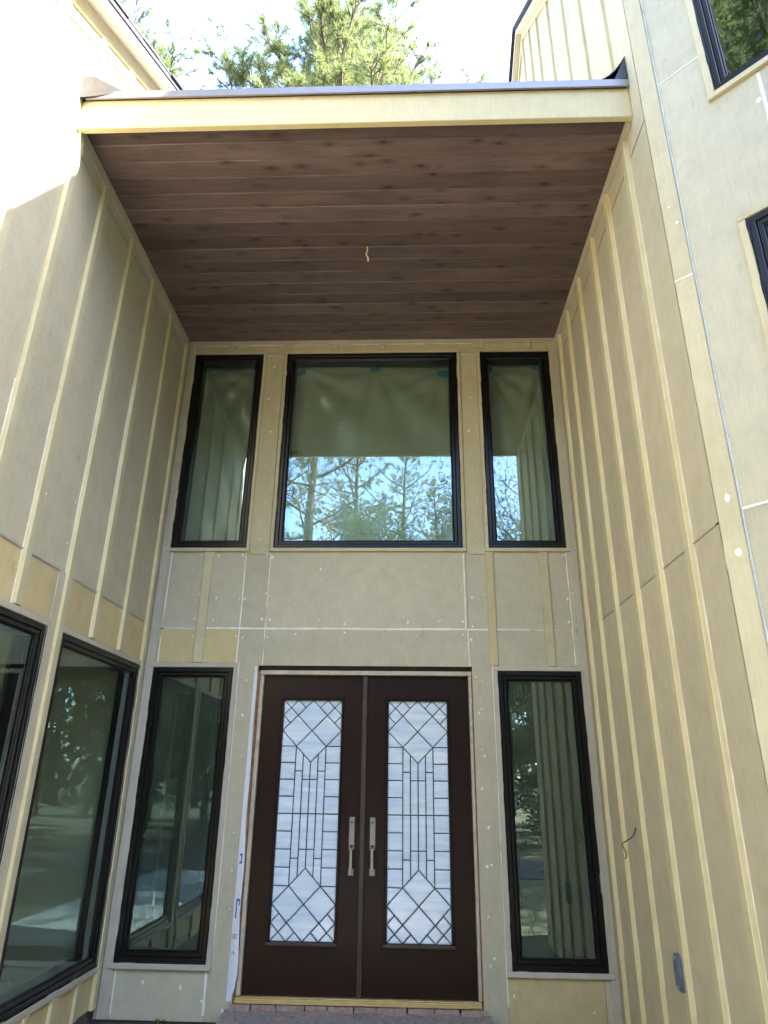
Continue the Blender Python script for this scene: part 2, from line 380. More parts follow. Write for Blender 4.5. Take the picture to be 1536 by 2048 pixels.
def bead(W, w, p0, p1, width=0.012, name='caulk_bead', mat='caulk', d=0.0005, h=0.0035, seed=0, gaps=0.12, both=True):
    """a hand-laid bead of caulk along a joint: uneven width, some bare stretches"""
    rnd = random.Random(seed * 77 + int(p0[0] * 1000) + int(p0[1] * 333)); mb = MB()
    L = math.hypot(p1[0] - p0[0], p1[1] - p0[1]); n = max(4, int(L / 0.05))
    dx, dz = (p1[0] - p0[0]) / L, (p1[1] - p0[1]) / L; nx, nz = -dz, dx
    run = []
    def flush():
        if len(run) > 1:
            k = len(mb.v)
            for (cx, cz, wd) in run:
                for o_, hh in ((-wd, 0), (-wd * .5, h), (wd * .5, h), (wd, 0)): mb.v.append(W(cx + nx * o_, d + hh, cz + nz * o_))
            for i in range(len(run) - 1):
                for j in range(3): mb.f.append((k + i * 4 + j, k + i * 4 + j + 1, k + i * 4 + j + 5, k + i * 4 + j + 4))
        run.clear()
    wv = rnd.random() * 9
    for i in range(n + 1):
        t = i / n; wv += 0.45
        wd = width * 0.5 * (0.75 + 0.5 * noise.noise(Vector((wv, seed, 0))) + 0.35 * rnd.random())
        j = 0.10 * width * math.sin(wv * 0.7)
        if gaps and noise.noise(Vector((wv * 0.5, seed + 5.3, 2.2))) > 0.5 - gaps: wd, hh_ = 0.0008, 0
        run.append((p0[0] + dx * L * t + nx * j, p0[1] + dz * L * t + nz * j, max(0.0008, wd)))
    flush()
    if mb.v: return mb.build(name, M[mat], w, fix=False)
def dabs(W, w, pts, d=0.0008, r=0.011):
    """blobs of filler over nail heads, thousands on a house: one part"""
    mb = MB(); rnd = random.Random(len(pts))
    for (u, z) in pts:
        rr = r * rnd.uniform(0.5, 1.25); e = rnd.uniform(0.8, 1.7); k = len(mb.v); ph = rnd.random() * 3
        mb.v.append(W(u, d + 0.002, z))
        for j in range(8):
            q = j * math.pi / 4 + ph; q2 = rr * rnd.uniform(0.7, 1.15); mb.v.append(W(u + q2 * math.cos(q), d, z + q2 * e * math.sin(q)))
        mb.f += [(k, k + 1 + j, k + 1 + (j + 1) % 8) for j in range(8)]
    return tag(mb.build('filler_dabs', M['filler'], w, fix=False), kind='stuff')
def casing(W, w, r, wd=0.042, t=0.02, mat='casing', tb=0.026):
    u0, u1, z0, z1 = r
    board(W, w, u0 - wd, u1 + wd, z1, z1 + wd * 0.95, t + 0.002, 'casing', mat)
    board(W, w, u0 - wd, u1 + wd, z0 - wd * 0.95, z0, tb, 'casing', mat)
    board(W, w, u0 - wd, u0, z0, z1, t, 'casing', mat); board(W, w, u1, u1 + wd, z0, z1, t, 'casing', mat)

def window(W, r, label, screen=False, seed=0):
    u0, u1, z0, z1 = r; g = 0.004
    u0 += g; u1 -= g; z0 += g; z1 -= g
    def ring(mb, a, wd, d0, d1, ch):
        A0, A1, Z0, Z1 = u0 + a, u1 - a, z0 + a, z1 - a
        mb.box(W, A0, A1, d0, d1, Z1 - wd, Z1, ch); mb.box(W, A0, A1, d0, d1, Z0, Z0 + wd, ch)
        mb.box(W, A0, A0 + wd, d0, d1 - 0.0004, Z0 + wd - ch, Z1 - wd + ch, ch); mb.box(W, A1 - wd, A1, d0, d1 - 0.0004, Z0 + wd - ch, Z1 - wd + ch, ch)
    mb = MB(); ring(mb, 0, 0.038, -0.15, 0.014, 0.004)
    o = tag(mb.build('window', M['frame'], house), label)
    mb = MB(); ring(mb, 0.0382, 0.034, -0.13, 0.004, 0.006)
    ring(mb, 0.0724, 0.011, -0.12, -0.006, 0.005); mb.build('sash', M['frame'], o)
    a = 0.083; mb = MB(); mb.box(W, u0 + a, u1 - a, -0.024, -0.018, z0 + a, z1 - a); mb.build('pane', M['glass'], o)
    # smeared black sealant along the outer edge
    mb = None
    for k, (p, q) in enumerate((((u0, z0), (u0, z1)), ((u1, z0), (u1, z1)), ((u0, z0), (u1, z0)))):
        bead(W, o, p, q, 0.014, 'sealant_bead', 'sealant', d=0.0205, h=0.002, seed=seed * 5 + k, gaps=0.25)
    if screen:
        mb = MB(); mb.box(W, u0 + a, u1 - a, -0.046, -0.044, z0 + a, z1 - a); mb.build('insect_screen', M['screen'], o)
    return o

# ------------------------------------------------------------------ setting: ground, drive, walk
GZ = -0.45
def sheet(name, mat, x0, x1, y0, y1, z, n=1, amp=0.0, kind='structure'):
    mb = MB()
    for j in range(n + 1):
        for i in range(n + 1):
            x = x0 + (x1 - x0) * i / n; y = y0 + (y1 - y0) * j / n
            mb.v.append((x, y, z + (amp * noise.noise(Vector((x * .06, y * .06, 3))) if amp else 0)))
    for j in range(n):
        for i in range(n): k = j * (n + 1) + i; mb.f.append((k, k + 1, k + n + 2, k + n + 1))
    return tag(mb.build(name, M[mat], None, fix=False), kind=kind)
sheet('ground', 'ground', -500, 500, -500, 500, GZ)
dr = MB(); 
dr.prism(lambda u, d, z: (u, z, d), [(-40, -15.5), (40, -13.0), (40, -9.4), (-40, -11.2)], GZ - 0.2, GZ + 0.03); tag(dr.build('driveway', M['asphalt']), kind='structure')
wk = MB()
for i in range(5): wk.box(lambda u, d, z: (u, d, z), -0.95, 0.95, -10.3 + i * 1.45, -8.87 + i * 1.45, GZ - 0.1, GZ + 0.06, 0)
tag(wk.build('path', M['concrete']), kind='structure')
wk2 = MB(); wk2.box(lambda u, d, z: (u, d, z), 3.4, 5.2, -10.2, -6.2, GZ - 0.1, GZ + 0.05); tag(wk2.build('path', M['concrete']), kind='structure')

# ------------------------------------------------------------------ the house
house = tag(empty('house'), 'tan two-storey house with board-and-batten siding and a tall recessed entry', 'house')
WUL, WUC, WUR = (-1.95, -1.20, 3.61, 5.87), (-0.93, 0.917, 3.61, 5.87), (1.172, 1.91, 3.61, 5.87)
WLL, WLR = (-1.95, -1.212, 0.14, 2.455), (1.197, 1.938, 0.143, 2.442)
DOOR = (-0.985, 0.968, -0.30, 2.478)
EH = [WUL, WUC, WUR, WLL, WLR, DOOR]
# --- entrance wall
we = wall(WE, (XL - 0.1, XR + 0.1, -0.24, 6.25), EH, 'entrance wall at the back of the recess with the double doors and five windows')
SE = 2.815
cols = [XL, -1.93, -1.195, -0.952, 0.945, 1.90, XR]
for a, b in zip(cols, cols[1:]):
    for c, d in ((-0.24, SE), (SE + 0.006, 5.905), (5.905, 6.04)):
        mat = 'raw' if (c > 5.8) else 'panel'
        holes = list(EH)
        if (a, c) == (-1.93, -0.24): holes = holes + [(-1.93, -1.195, 2.5, SE)]
        if (a, c) == (0.945, -0.24): holes = holes + [(1.155, 1.98, -0.3, 0.105)]
        panel(WE, we, (a, b, c, d), holes, mat)
panel(WE, we, (-1.93, -1.195, 2.5, SE), EH, 'raw'); panel(WE, we, (1.155, 1.90, -0.24, 0.105), EH, 'raw')
bd = MB(); bd.box(WE, XL + 0.03, XR, 0.001, 0.022, 5.987, 6.039, 0.003); bd.build('frieze_board', M['strip'], we)
for x in (-1.56, -0.935, -0.42, 0.10, 0.615, 1.17, 1.69): board(WE, we, x - 0.04, x + 0.04, 5.91, 5.986, 0.02, 'batten', 'strip')
for r in (WUL, WUC, WUR): casing(WE, we, r, 0.036)
for r in (WLL, WLR): casing(WE, we, r, 0.042, mat='strip')
# vertical boards between the upper windows, and battens under them
board(WE, we, -1.19, -0.972, 3.55, 5.84, 0.008, 'trim_board', 'casing'); board(WE, we, 0.958, 1.132, 3.55, 5.84, 0.008, 'trim_board', 'casing')
board(WE, we, XL + 0.032, XL + 0.115, -0.235, 5.985, 0.018, 'corner_board', 'strip'); board(WE, we, XR - 0.07, XR - 0.002, -0.235, 5.985, 0.018, 'corner_board', 'strip')
board(WE, we, -1.60, -1.515, 2.50, 3.575, 0.016, 'batten', 'casing')
board(WE, we, 1.133, 1.207, 2.487, 3.575, 0.016, 'batten', 'raw'); board(WE, we, 1.648, 1.727, 2.487, 3.575, 0.016, 'batten', 'casing')
for k, (p, q, wd) in enumerate([((-1.93, 2.5), (-1.93, 3.57), .011), ((-1.195, 2.5), (-1.195, 3.57), .013), ((-0.952, 2.48), (-0.952, 3.57), .009),
        ((0.945, 2.48), (0.945, 2.81), .012), ((0.925, 2.83), (0.925, 3.56), .016), ((1.905, 2.5), (1.905, 3.57), .013),
        ((-1.91, SE + .003), (-1.605, SE + .003), .012), ((-1.51, SE + .003), (1.13, SE + .003), .020), ((1.21, SE + .003), (1.645, SE + .003), .014), ((1.73, SE + .003), (1.93, SE + .003), .008),
        ((-1.97, -0.2), (-1.97, 2.5), .008), ((-1.168, 0.1), (-1.168, 2.5), .010), ((-1.205, -0.2), (-1.205, 0.09), .022), ((-1.93, -0.2), (-1.93, 0.1), .012),
        ((1.155, -0.1), (1.155, 2.5), .012), ((-1.19, 3.6), (-1.19, 5.85), .007), ((1.14, 3.6), (1.14, 5.85), .009), ((1.955, -0.2), (1.955, 5.9), .010),
        ((-1.16, 5.845), (-0.98, 5.845), .012), ((0.97, 5.845), (1.13, 5.845), .012), ((-1.90, 5.984), (-0.99, 5.984), .007), ((-0.88, 5.984), (1.1, 5.984), .007)]):
    bead(WE, we, p, q, wd, seed=k + 3, gaps=0.05 if wd > .011 else 0.15, d=0.009 if p[1] > 3.58 else 0.001)
rnd = random.Random(5); pts = []
for x in (-1.96, -1.22, -1.16, -0.98, -0.92, 0.90, 0.98, 1.10, 1.87, 1.94, -1.62, -1.45):
    for z in (2.86, 2.77, 3.15, 3.5): 
        if rnd.random() < 0.75: pts.append((x + rnd.uniform(-.012, .012), z + rnd.uniform(-.05, .05)))
for x in (-0.6, -0.2, 0.25, 0.6):
    for z in (2.77, 2.875, 3.4): pts.append((x + rnd.uniform(-.15, .15), z + rnd.uniform(-.03, .03)))
for z in [0.2 + i * 0.31 for i in range(8)]:
    for x in (-1.08, -1.985, 1.02, 1.05):
        if rnd.random() < 0.7: pts.append((x + rnd.uniform(-.02, .02), z + rnd.uniform(-.06, .06)))
for x in (-1.95, -1.7, -1.4, -1.22, 1.2, 1.5, 1.8, -1.05): pts.append((x, rnd.uniform(-.19, 0.02)))
for z in [3.7 + i * 0.4 for i in range(6)]:
    for x in (-1.08, 1.05): pts.append((x + rnd.uniform(-.03, .03), z))
dabs(WE, we, pts, d=0.0095)
for r, lab, scn, sd_ in ((WUL, 'tall upper window left of the wide one, drooping plastic behind it', False, 1), (WUC, 'wide upper window over the doors reflecting sky and treetops', False, 2),
                    (WUR, 'tall upper window right of the wide one, two bits of tape at its top', False, 3), (WLL, 'tall dark screened window left of the double doors', True, 4),
                    (WLR, 'tall dark screened window right of the double doors', True, 5)):
    window(WE, r, lab, scn, sd_)

# --- left side of the recess
def zl(y): return 7.93 + 0.615 * (y + 1.5)
W1, W2 = (-3.30, -1.795, 0.13, 2.455), (-1.578, -0.105, 0.13, 2.455)
W0 = (-5.0, -3.52, 0.13, 2.455)
LE = -5.3
wlft = wall(WL, (LE, 0.0, -0.16, 5.5), [W0, W1, W2], 'left side wall of the recess with two large ground floor windows')
mb = MB(); mb.prism(WL, [(LE, 5.5), (6, 5.5), (6, zl(6) - .02), (LE, zl(LE) - .02)], -0.16, -0.012); mb.build('sheathing', M['sheath'], wlft)
LB = [-0.10, -0.62, -1.145, -1.665, -2.235, -2.70, -3.205, -3.72, -4.24, -4.76]
SL = 2.862
lj = [0.0, -1.105, -2.20, -3.17, -4.2, LE]
for b, a in zip(lj, lj[1:]):
    panel(WL, wlft, (a, b, -0.16, SL - .004), [W0, W1, W2], 'raw')
    panel(WL, wlft, (a, b, SL + .004, 5.846), [], 'panel')
for b, a in zip(lj, lj[1:]):
    mb = MB(); mb.prism(WL, [(a + .002, 5.860), (b - .002, 5.860), (b - .002, zl(b) - .03), (a + .002, zl(a) - .03)], -0.011, 0.0); mb.build('panel', M['panel'], wlft)
mb = MB(); mb.prism(WL, [(0.001, 6.3), (6, 6.3), (6, zl(6) - .03), (0.001, zl(0) - .03)], -0.011, 0.0); mb.build('panel', M['panel'], wlft)
board(WL, wlft, -1.752, -1.625, -0.15, SL - .006, 0.007, 'trim_board', 'panel')
for k, y in enumerate(LB):
    top = 5.945 if y > -2.66 else zl(y) - .17
    lo = -0.16
    if y in (-0.62, -1.145, -2.235, -2.70, -3.205, -3.72, -4.24, -4.76): lo = 2.503
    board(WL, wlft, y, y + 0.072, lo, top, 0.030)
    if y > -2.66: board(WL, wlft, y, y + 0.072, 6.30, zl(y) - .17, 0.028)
    if y in (-2.235, -1.665, -1.145, -2.70): bead(WL, wlft, (y - .004, max(lo, 0.0)), (y - .004, 4.3 + .5 * math.sin(k)), 0.007, seed=40 + k, gaps=0.3)
for y in (-0.42, -0.80, -1.17, -1.9, -2.45): board(WL, wlft, y, y + 0.072, -0.155, 0.088, 0.024)
fz = MB(); fz.box(WL, -2.675, -0.03, 0.0006, 0.022, 5.945, 6.039, 0.003); fz.build('frieze_board', M['strip'], wlft)
for r in (W0, W1, W2): casing(WL, wlft, r, 0.044, mat='strip')
zs = MB(); zs.box(WL, LE, -0.11, 0.0002, 0.006, SL - .009, SL + .003); zs.build('seam_flashing', M['zinc'], wlft)
rnd = random.Random(9); pts = []
for y in LB[:7]:
    for z in [2.95 + i * 0.42 for i in range(7)]:
        if rnd.random() < .5: pts.append((y + rnd.choice((-.05, .12)) + rnd.uniform(-.01, .01), z + rnd.uniform(-.15, .15)))
dabs(WL, wlft, pts, r=0.008)
window(WL, W2, 'large ground floor window of the left wall next to the entrance corner', False, 6)
window(WL, W1, 'large ground floor window of the left wall cut by the picture edge', False, 7)
window(WL, W0, None, False, 8)
# rake trim and roof of the left wing
sl = math.atan(0.615)
def rake(W, w, f, y0, y1, lo, hi, d0, d1, name, mat):
    mb = MB(); mb.prism(W, [(y0, f(y0) + lo), (y1, f(y1) + lo), (y1, f(y1) + hi), (y0, f(y0) + hi)], d0, d1); return mb.build(name, M[mat], w)
rake(WL, wlft, zl, LE, 6, -0.165, -0.02, 0.0005, 0.022, 'frieze_board', 'fascia')
for b, a in zip([6, 0.0] + LB[1:], [0.0] + LB[1:] + [LE]):
    rake(WL, wlft, zl, a + .06, b - .01, -0.30, -0.283, 0.0004, 0.012, 'trim_strip', 'batten')
lr = tag(empty('gable_roof', parent=house), 'dark shingled roof with pale rake board over the left wing')
rake(WL, lr, zl, LE - .3, 6, -0.02, 0.02, -9, 0.13, 'soffit', 'board_edge')
rake(WL, lr, zl, LE - .3, 6, -0.03, 0.06, 0.131, 0.155, 'rake_board', 'board_edge')
for i in range(40):
    a = LE - .3 + i * 0.29
    rake(WL, lr, zl, a, min(a + 0.31, 6.0), 0.062 + 0.012, 0.095 + random.uniform(0, .012), -3.0, 0.185 + random.uniform(-.012, .012), 'shingle_course', 'shingle')
rake(WL, lr, zl, LE - .3, 6, 0.021, 0.072, -9, 0.17, 'roof_deck', 'shingle')
mb = MB(); mb.prism(WL, [(6.0, 5), (9, 5), (9, zl(6) - 1.5), (6.0, zl(6))], -9, -0.03); mb.build('rear_slope', M['shingle'], lr)
# front wall of the left wing
WF = lambda u, d, z: (u, LE - d, z)
wfl = wall(WF, (-9, XL - .13, -0.16, 5.6), [], 'front wall of the left wing')
for i in range(6): panel(WF, wfl, (-9 + i * 1.155, -9 + (i + 1) * 1.155, -0.16, 5.6), [], 'panel')
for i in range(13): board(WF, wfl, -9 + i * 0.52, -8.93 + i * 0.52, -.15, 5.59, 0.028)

# --- right side of the recess
def zr(y):
    if y < -1.22: return 9.95
    if y < 0.15: return 9.95 + (y + 1.22) * 1.0
    return 11.32 - 0.6 * (y - 0.15)
wr = wall(WR, (CY + 0.02, 0.0, -0.24, 6.0), [], 'right side wall of the recess, narrow battens and no windows')
mb = MB(); mb.prism(WR, [(CY + .02, 6.0), (4, 6.0), (4, zr(4) - .03), (0.15, zr(0.15) - .03), (-1.22, 9.92), (CY + .02, 9.92)], -0.16, -0.012); mb.build('sheathing', M['sheath'], wr)
RB = [-0.205, -0.60, -1.085, -1.585, -2.055, -2.545]
S1, S2, S3 = 2.785, 5.745, 8.65
rj = [0.0, -1.05, -2.02, CY]
for b, a in zip(rj, rj[1:]):
    panel(WR, wr, (a, b, -0.24, S1 - .004), [], 'panel'); panel(WR, wr, (a, b, S1 + .004, S2 - .007), [], 'panel')
    panel(WR, wr, (a, b, S2 + .006, S3 - .003), [], 'panel')
def cap(f, a, b, z0):
    brk = [a] + [x for x in (-1.22, 0.15) if a < x < b] + [b]
    return [(a, z0), (b, z0)] + [(x, f(x) - .03) for x in reversed(brk)]
for b, a in zip([4, 2.0] + rj, [2.0] + rj):
    mb = MB(); mb.prism(WR, cap(zr, a + .002, b - .002, S3 + .003), -0.011, 0); mb.build('panel', M['panel'], wr)
panel(WR, wr, (0.0, 4, 6.2, S3 - .003), [], 'panel')
for k, y in enumerate(RB):
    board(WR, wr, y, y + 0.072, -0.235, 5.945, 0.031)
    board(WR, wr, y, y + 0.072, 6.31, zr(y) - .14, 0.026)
    bead(WR, wr, (y - .004, 0.3), (y - .004, 5.9), 0.006, seed=70 + k, gaps=0.34)
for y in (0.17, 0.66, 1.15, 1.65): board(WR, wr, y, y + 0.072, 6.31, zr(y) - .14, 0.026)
fz = MB(); fz.box(WR, -2.675, -0.03, 0.0006, 0.022, 5.945, 6.039, 0.003); fz.build('frieze_board', M['strip'], wr)
for a, b in ((CY, -1.22), (-1.22, 0.15), (0.15, 4)):
    mb = MB(); mb.prism(WR, [(a, zr(a + .001) - .14), (b, zr(b - .001) - .14), (b, zr(b - .001) - .03), (a, zr(a + .001) - .03)], 0.0006, 0.024); mb.build('frieze_board', M['fascia'], wr)
zs = MB(); zs.box(WR, CY + .02, -0.21, 0.0002, 0.004, S1 - .006, S1 + .003); zs.build('seam_flashing', M['zinc'], wr)
rnd = random.Random(11); pts = []
for y in RB:
    for z in [0.6 + i * 0.42 for i in range(12)]:
        if rnd.random() < .35: pts.append((y + rnd.choice((-.04, .035, .11)) + rnd.uniform(-.01, .01), z + rnd.uniform(-.15, .15)))
dabs(WR, wr, pts, d=0.001, r=0.007)

# --- splayed wall at the right
A1, A2 = (0.452, 1.75, 5.56, 7.9), (0.452, 1.75, 2.3, 4.52)
AE = 3.4
za = lambda x: 9.66 - 0.30 * (x - 2.925)                             # unseen roof line falls away to the right, shaped for the shadow it casts
wa = wall(WA, (0.0, AE, -0.24, S3), [A1, A2], 'splayed outer wall at the right with two windows one above the other')
SA, SB = 2.83, 5.95
for a, b in ((0.125, 0.69), (0.69, 1.7), (1.7, 2.6), (2.6, AE)):
    for c, d in ((-0.24, SA - .003), (SA + .003, SB - .003), (SB + .003, S3)): panel(WA, wa, (a, b, c, d), [A1, A2], 'panel')
    mb = MB(); mb.prism(WA, [(a + .002, S3 + .005), (b - .002, S3 + .005), (b - .002, za(XR + b * Q) - .03), (a + .002, za(XR + a * Q) - .03)], -0.16, 0.0); mb.build('panel', M['panel'], wa)
board(WA, wa, 0.012, 0.122, -0.23, 4.33, 0.022, 'corner_board', 'casing', d0=-0.011); board(WA, wa, 0.012, 0.122, 4.336, 9.88, 0.022, 'corner_board', 'casing', d0=-0.011)
board(WA, wa, 0.90, 0.985, 4.568, 5.515, 0.018, 'batten', 'casing'); board(WA, wa, 1.42, 1.50, 4.568, 5.515, 0.018, 'batten', 'casing')
for u in (0.9, 1.42, 1.95, 2.5, 3.0): board(WA, wa, u, u + .075, -0.2, 2.25 if u < 1.8 else 8.9, 0.018, 'batten', 'casing')
casing(WA, wa, A1, 0.045); casing(WA, wa, A2, 0.045)
for k, (p, q, wd) in enumerate([((0.126, 2.0), (0.126, 9.0), .012), ((0.13, SA), (0.69, SA), .02), ((0.13, SB), (0.405, SB), .014), ((0.69, 4.6), (0.69, 5.5), .022), ((0.012, 4.333), (0.122, 4.333), .016), ((0.01, 1.5), (0.01, 4.3), .01)]):
    bead(WA, wa, p, q, wd, seed=90 + k, gaps=0.0 if wd > .011 else .15, d=0.0012 if k != 4 else 0.022)
dabs(WA, wa, [(0.06, 4.9), (0.09, 4.75), (0.075, 2.9), (0.08, 2.6)], d=0.0222, r=0.016)
dabs(WA, wa, [(0.66, 5.3), (0.85, 5.42), (0.83, 4.9), (0.72, 4.8), (0.70, 5.22), (0.64, 4.58), (1.1, 5.3), (0.6, 4.2), (1.05, 4.8), (0.63, 3.9), (0.67, 3.4)], r=0.02)
window(WA, A1, 'upper window of the splayed wall reflecting branches and blue sky', False, 12)
window(WA, A2, 'lower window of the splayed wall at the right picture edge', False, 13)
# roof over the right wing; unseen front eave shaped to shade the left wall
rr_ = tag(empty('gable_roof', parent=house), 'dark gabled roof edge over the right wing')
P = lambda u, d, z: (u, z, d)
o_ = 0.30 * math.sqrt(2)
def slab(name, mat, pts, t0, t1):
    mb = MB(); n = len(pts)
    mb.v = [(x, y, za(x) + t0) for x, y in pts] + [(x, y, za(x) + t1) for x, y in pts]
    mb.f = [tuple(range(n)), tuple(range(n, 2 * n))] + [(i, (i + 1) % n, (i + 1) % n + n, i + n) for i in range(n)]
    return mb.build(name, M[mat], rr_)
xe = XR + AE * Q; ye = CY - AE * Q
slab('eave_soffit', 'board_edge', [(XR - .12, -1.2), (XR - .12, CY + .12 - o_), (xe, ye - o_), (11, ye - o_), (11, -1.2)], 0.0, 0.05)
slab('roof_deck', 'shingle', [(XR - .13, -1.19), (XR - .13, CY + .13 - o_), (xe, ye - o_ - .01), (11.1, ye - o_ - .01), (11.1, -1.19)], 0.051, 0.09)
for a, b in ((-1.22, 0.16), (0.16, 4.2)):
    for lo, hi, dd, nm, mt in ((-0.02, 0.05, 0.10, 'rake_board', 'board_edge'), (0.051, 0.12, 0.14, 'roof_deck', 'shingle')):
        f = (lambda y: 9.95 + (y + 1.22)) if b < 1 else (lambda y: 11.33 - 0.6 * (y - .16))
        mb = MB(); mb.prism(WR, [(a, f(a) + lo), (b, f(b) + lo), (b, f(b) + hi), (a, f(a) + hi)], -8.5, dd); mb.build(nm, M[mt], rr_)
# rest of the right wing
WG = lambda u, d, z: (u, CY - AE * Q - d, z)
wgr = wall(WG, (xe - .05, 11, -0.24, 7.2), [], 'front wall of the right wing')
for i in range(7): 
    a, b = xe + i * 0.93, xe + (i + 1) * 0.93; mb = MB(); mb.prism(WG, [(a, -.24), (b, -.24), (b, za(b) - .01), (a, za(a) - .01)], -0.0115, 0); mb.build('panel', M['panel'], wgr)
WS = lambda u, d, z: (11 + d, u, z)
wall(WS, (CY - AE * Q, 6, -0.24, 7.1), [], 'far side wall of the right wing', -0.14, 0)
WB = lambda u, d, z: (u, 6 + d, z)
wall(WB, (-9, 11, -0.4, 9.0), [], 'rear wall of the house', -0.14, 0)
WX = lambda u, d, z: (-9 - d, u, z)
wall(WX, (LE, 6, -0.24, 5.6), [], 'far side wall of the left wing', -0.14, 0)
mb = MB(); mb.prism(P, [(-9, LE + .02), (XL - .1, LE + .02), (XL - .1, 0.17), (XR + .16, 0.17), (XR + .16, CY + .1), (XR + AE * Q + .1, CY - AE * Q + .1), (11, CY - AE * Q + .1), (11, 6), (-9, 6)], -0.44, -0.165)
mb.build('foundation', M['foundation'], house)
mb = MB(); mb.box(WE, -2.2, 2.2, -0.30, -0.02, -0.45, -0.242); mb.box(WL, -5.25, 0.0, -0.25, -0.015, -0.45, -0.163); mb.box(WR, CY + .1, 0.0, -0.25, -0.015, -0.45, -0.243); mb.build('foundation', M['foundation'], house)

# --- canopy over the entry
cn = tag(empty('entry_canopy', parent=house), 'flat canopy with dark stained plank soffit and yellowish fascia')
npl = 17; y0 = -2.678; pw = (0.0 - y0 - 0.0) / npl
rnd = random.Random(3)
for i in range(npl):
    a = y0 + i * pw; b = a + pw; e = rnd.uniform(-.0015, .0015); z = 6.040 + e; bv = 0.006
    prof = [(a + .001, z + .019), (a + .001, z + bv), (a + bv, z), (b - bv, z), (b - .001, z + bv), (b - .001, z + .019)]
    mb = MB(); n = len(prof)
    for x in (XL + 0.001, XR - 0.001): mb.v += [(x, p[0], p[1]) for p in prof]
    mb.f += [tuple(range(n)), tuple(range(2 * n - 1, n - 1, -1))] + [(k, (k + 1) % n, (k + 1) % n + n, k + n) for k in range(n)]
    mb.build('soffit_plank', M['plank'], cn)
mb = MB(); mb.box(WE, XL + .002, XR - .002, 0.0, 2.66, 6.062, 6.265); mb.build('roof_deck', M['sheath'], cn)
mb = MB(); mb.box(WE, XL - 0.0 + .001, XR - .001, 2.680, 2.722, 5.972, 6.262, 0.004); mb.build('fascia_board', M['fascia'], cn)
mb = MB(); mb.prism(lambda u, d, z: (d, u, z), [(-2.752, 6.252), (-2.738, 6.252), (-2.735, 6.30), (-2.66, 6.305), (0, 6.345), (0, 6.36), (-2.75, 6.322)], XL + .03, XR - .002); mb.build('drip_edge', M['flash_grey'], cn)
# upturned end of the grey flashing at the left, torn black flashing at the right
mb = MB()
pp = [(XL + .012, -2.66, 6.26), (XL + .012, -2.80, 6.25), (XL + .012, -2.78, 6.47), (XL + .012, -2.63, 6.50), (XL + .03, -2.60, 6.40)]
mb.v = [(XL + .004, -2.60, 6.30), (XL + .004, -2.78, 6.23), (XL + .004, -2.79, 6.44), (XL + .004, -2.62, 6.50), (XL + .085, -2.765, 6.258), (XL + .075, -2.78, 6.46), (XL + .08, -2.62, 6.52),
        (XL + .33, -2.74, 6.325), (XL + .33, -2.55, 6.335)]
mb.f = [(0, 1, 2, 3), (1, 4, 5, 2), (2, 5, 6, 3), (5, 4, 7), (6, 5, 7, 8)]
fo = mb.build('end_flashing', M['flash_shaded'], cn); sm = fo.modifiers.new('thick', 'SOLIDIFY'); sm.thickness = 0.006
mb = MB(); N = 7
for i in range(N):
    t = i / (N - 1)
    x = XR - .26 + .256 * t; zz = 6.325 + 0.235 * t ** 2.2
    mb.v += [(x, -2.735 - .02 * t, zz), (x + .01 * (1 - t), -2.52 - .08 * t, 6.35 + 0.30 * t ** 1.7), (min(x + .06, XR - .004), -2.45, 6.345)]
for i in range(N - 1):
    k = i * 3; mb.f += [(k, k + 3, k + 4, k + 1), (k + 1, k + 4, k + 5, k + 2)]
k = len(mb.v); mb.v += [(XR - .10, -2.742, 6.33), (XR - .003, -2.755, 6.33), (XR - .003, -2.752, 6.56), (XR - .055, -2.748, 6.43)]; mb.f.append((k, k + 1, k + 2, k + 3))
fo = mb.build('corner_flashing', M['flash_black'], cn, fix=False); sm = fo.modifiers.new('thick', 'SOLIDIFY'); sm.thickness = 0.005

# --- doors
df_ = tag(empty('door_frame', parent=house), 'pale jambs, stained header and gold threshold round the double doors')
def part(name, mat, parent, *boxes, W=WE, ch=0.002):
    mb = MB()
    for b in boxes: mb.box(W, *b, ch)
    return mb.build(name, M[mat], parent)
part('jamb', 'stud', df_, (-0.966, -0.9335, -0.16, -0.03, -0.07, 2.43)); part('jamb', 'stud', df_, (0.9335, 0.960, -0.16, -0.03, -0.07, 2.43))
part('head_jamb', 'stud', df_, (-0.966, 0.962, -0.16, -0.022, 2.4005, 2.438))
part('header', 'headerw', df_, (-0.984, 0.967, -0.17, -0.065, 2.4385, 2.52))
part('threshold', 'brass', df_, (-0.966, 0.955, -0.16, 0.004, -0.112, -0.094), (-0.966, 0.955, -0.16, -0.012, -0.0935, -0.084), (-0.966, 0.955, -0.16, -0.035, -0.0835, -0.0775))
part('door_stop', 'sheath', df_, (-1.05, 1.05, -0.24, -0.185, -0.16, 2.55))
# torn framing lumber and house wrap showing beside the jambs
def ragged(name, mat, x0, x1, z0, z1, d0, d1, amp, seed, left=True):
    mb = MB(); n = 40
    for i in range(n + 1):
        z = z0 + (z1 - z0) * i / n; w_ = amp * (0.5 + noise.noise(Vector((z * 6, seed, 1))) * .6 + .3 * noise.noise(Vector((z * 23, seed, 4))))
        a, b = (x0 - w_, x1) if left else (x0, x1 + w_)
        for x, d in ((a, d0), (b, d0), (b, d1), (a, d1)): mb.v.append(WE(x, d, z))
    for i in range(n):
        k = i * 4
        for j in range(4): j2 = (j + 1) % 4; mb.f.append((k + j, k + j2, k + 4 + j2, k + 4 + j))
    mb.f += [(0, 1, 2, 3), (n * 4 + 3, n * 4 + 2, n * 4 + 1, n * 4)]
    return mb.build(name, M[mat], df_)
ragged('torn_stud', 'torn', -0.982, -0.967, -0.22, 2.43, -0.10, -0.016, 0.006, 3.1)
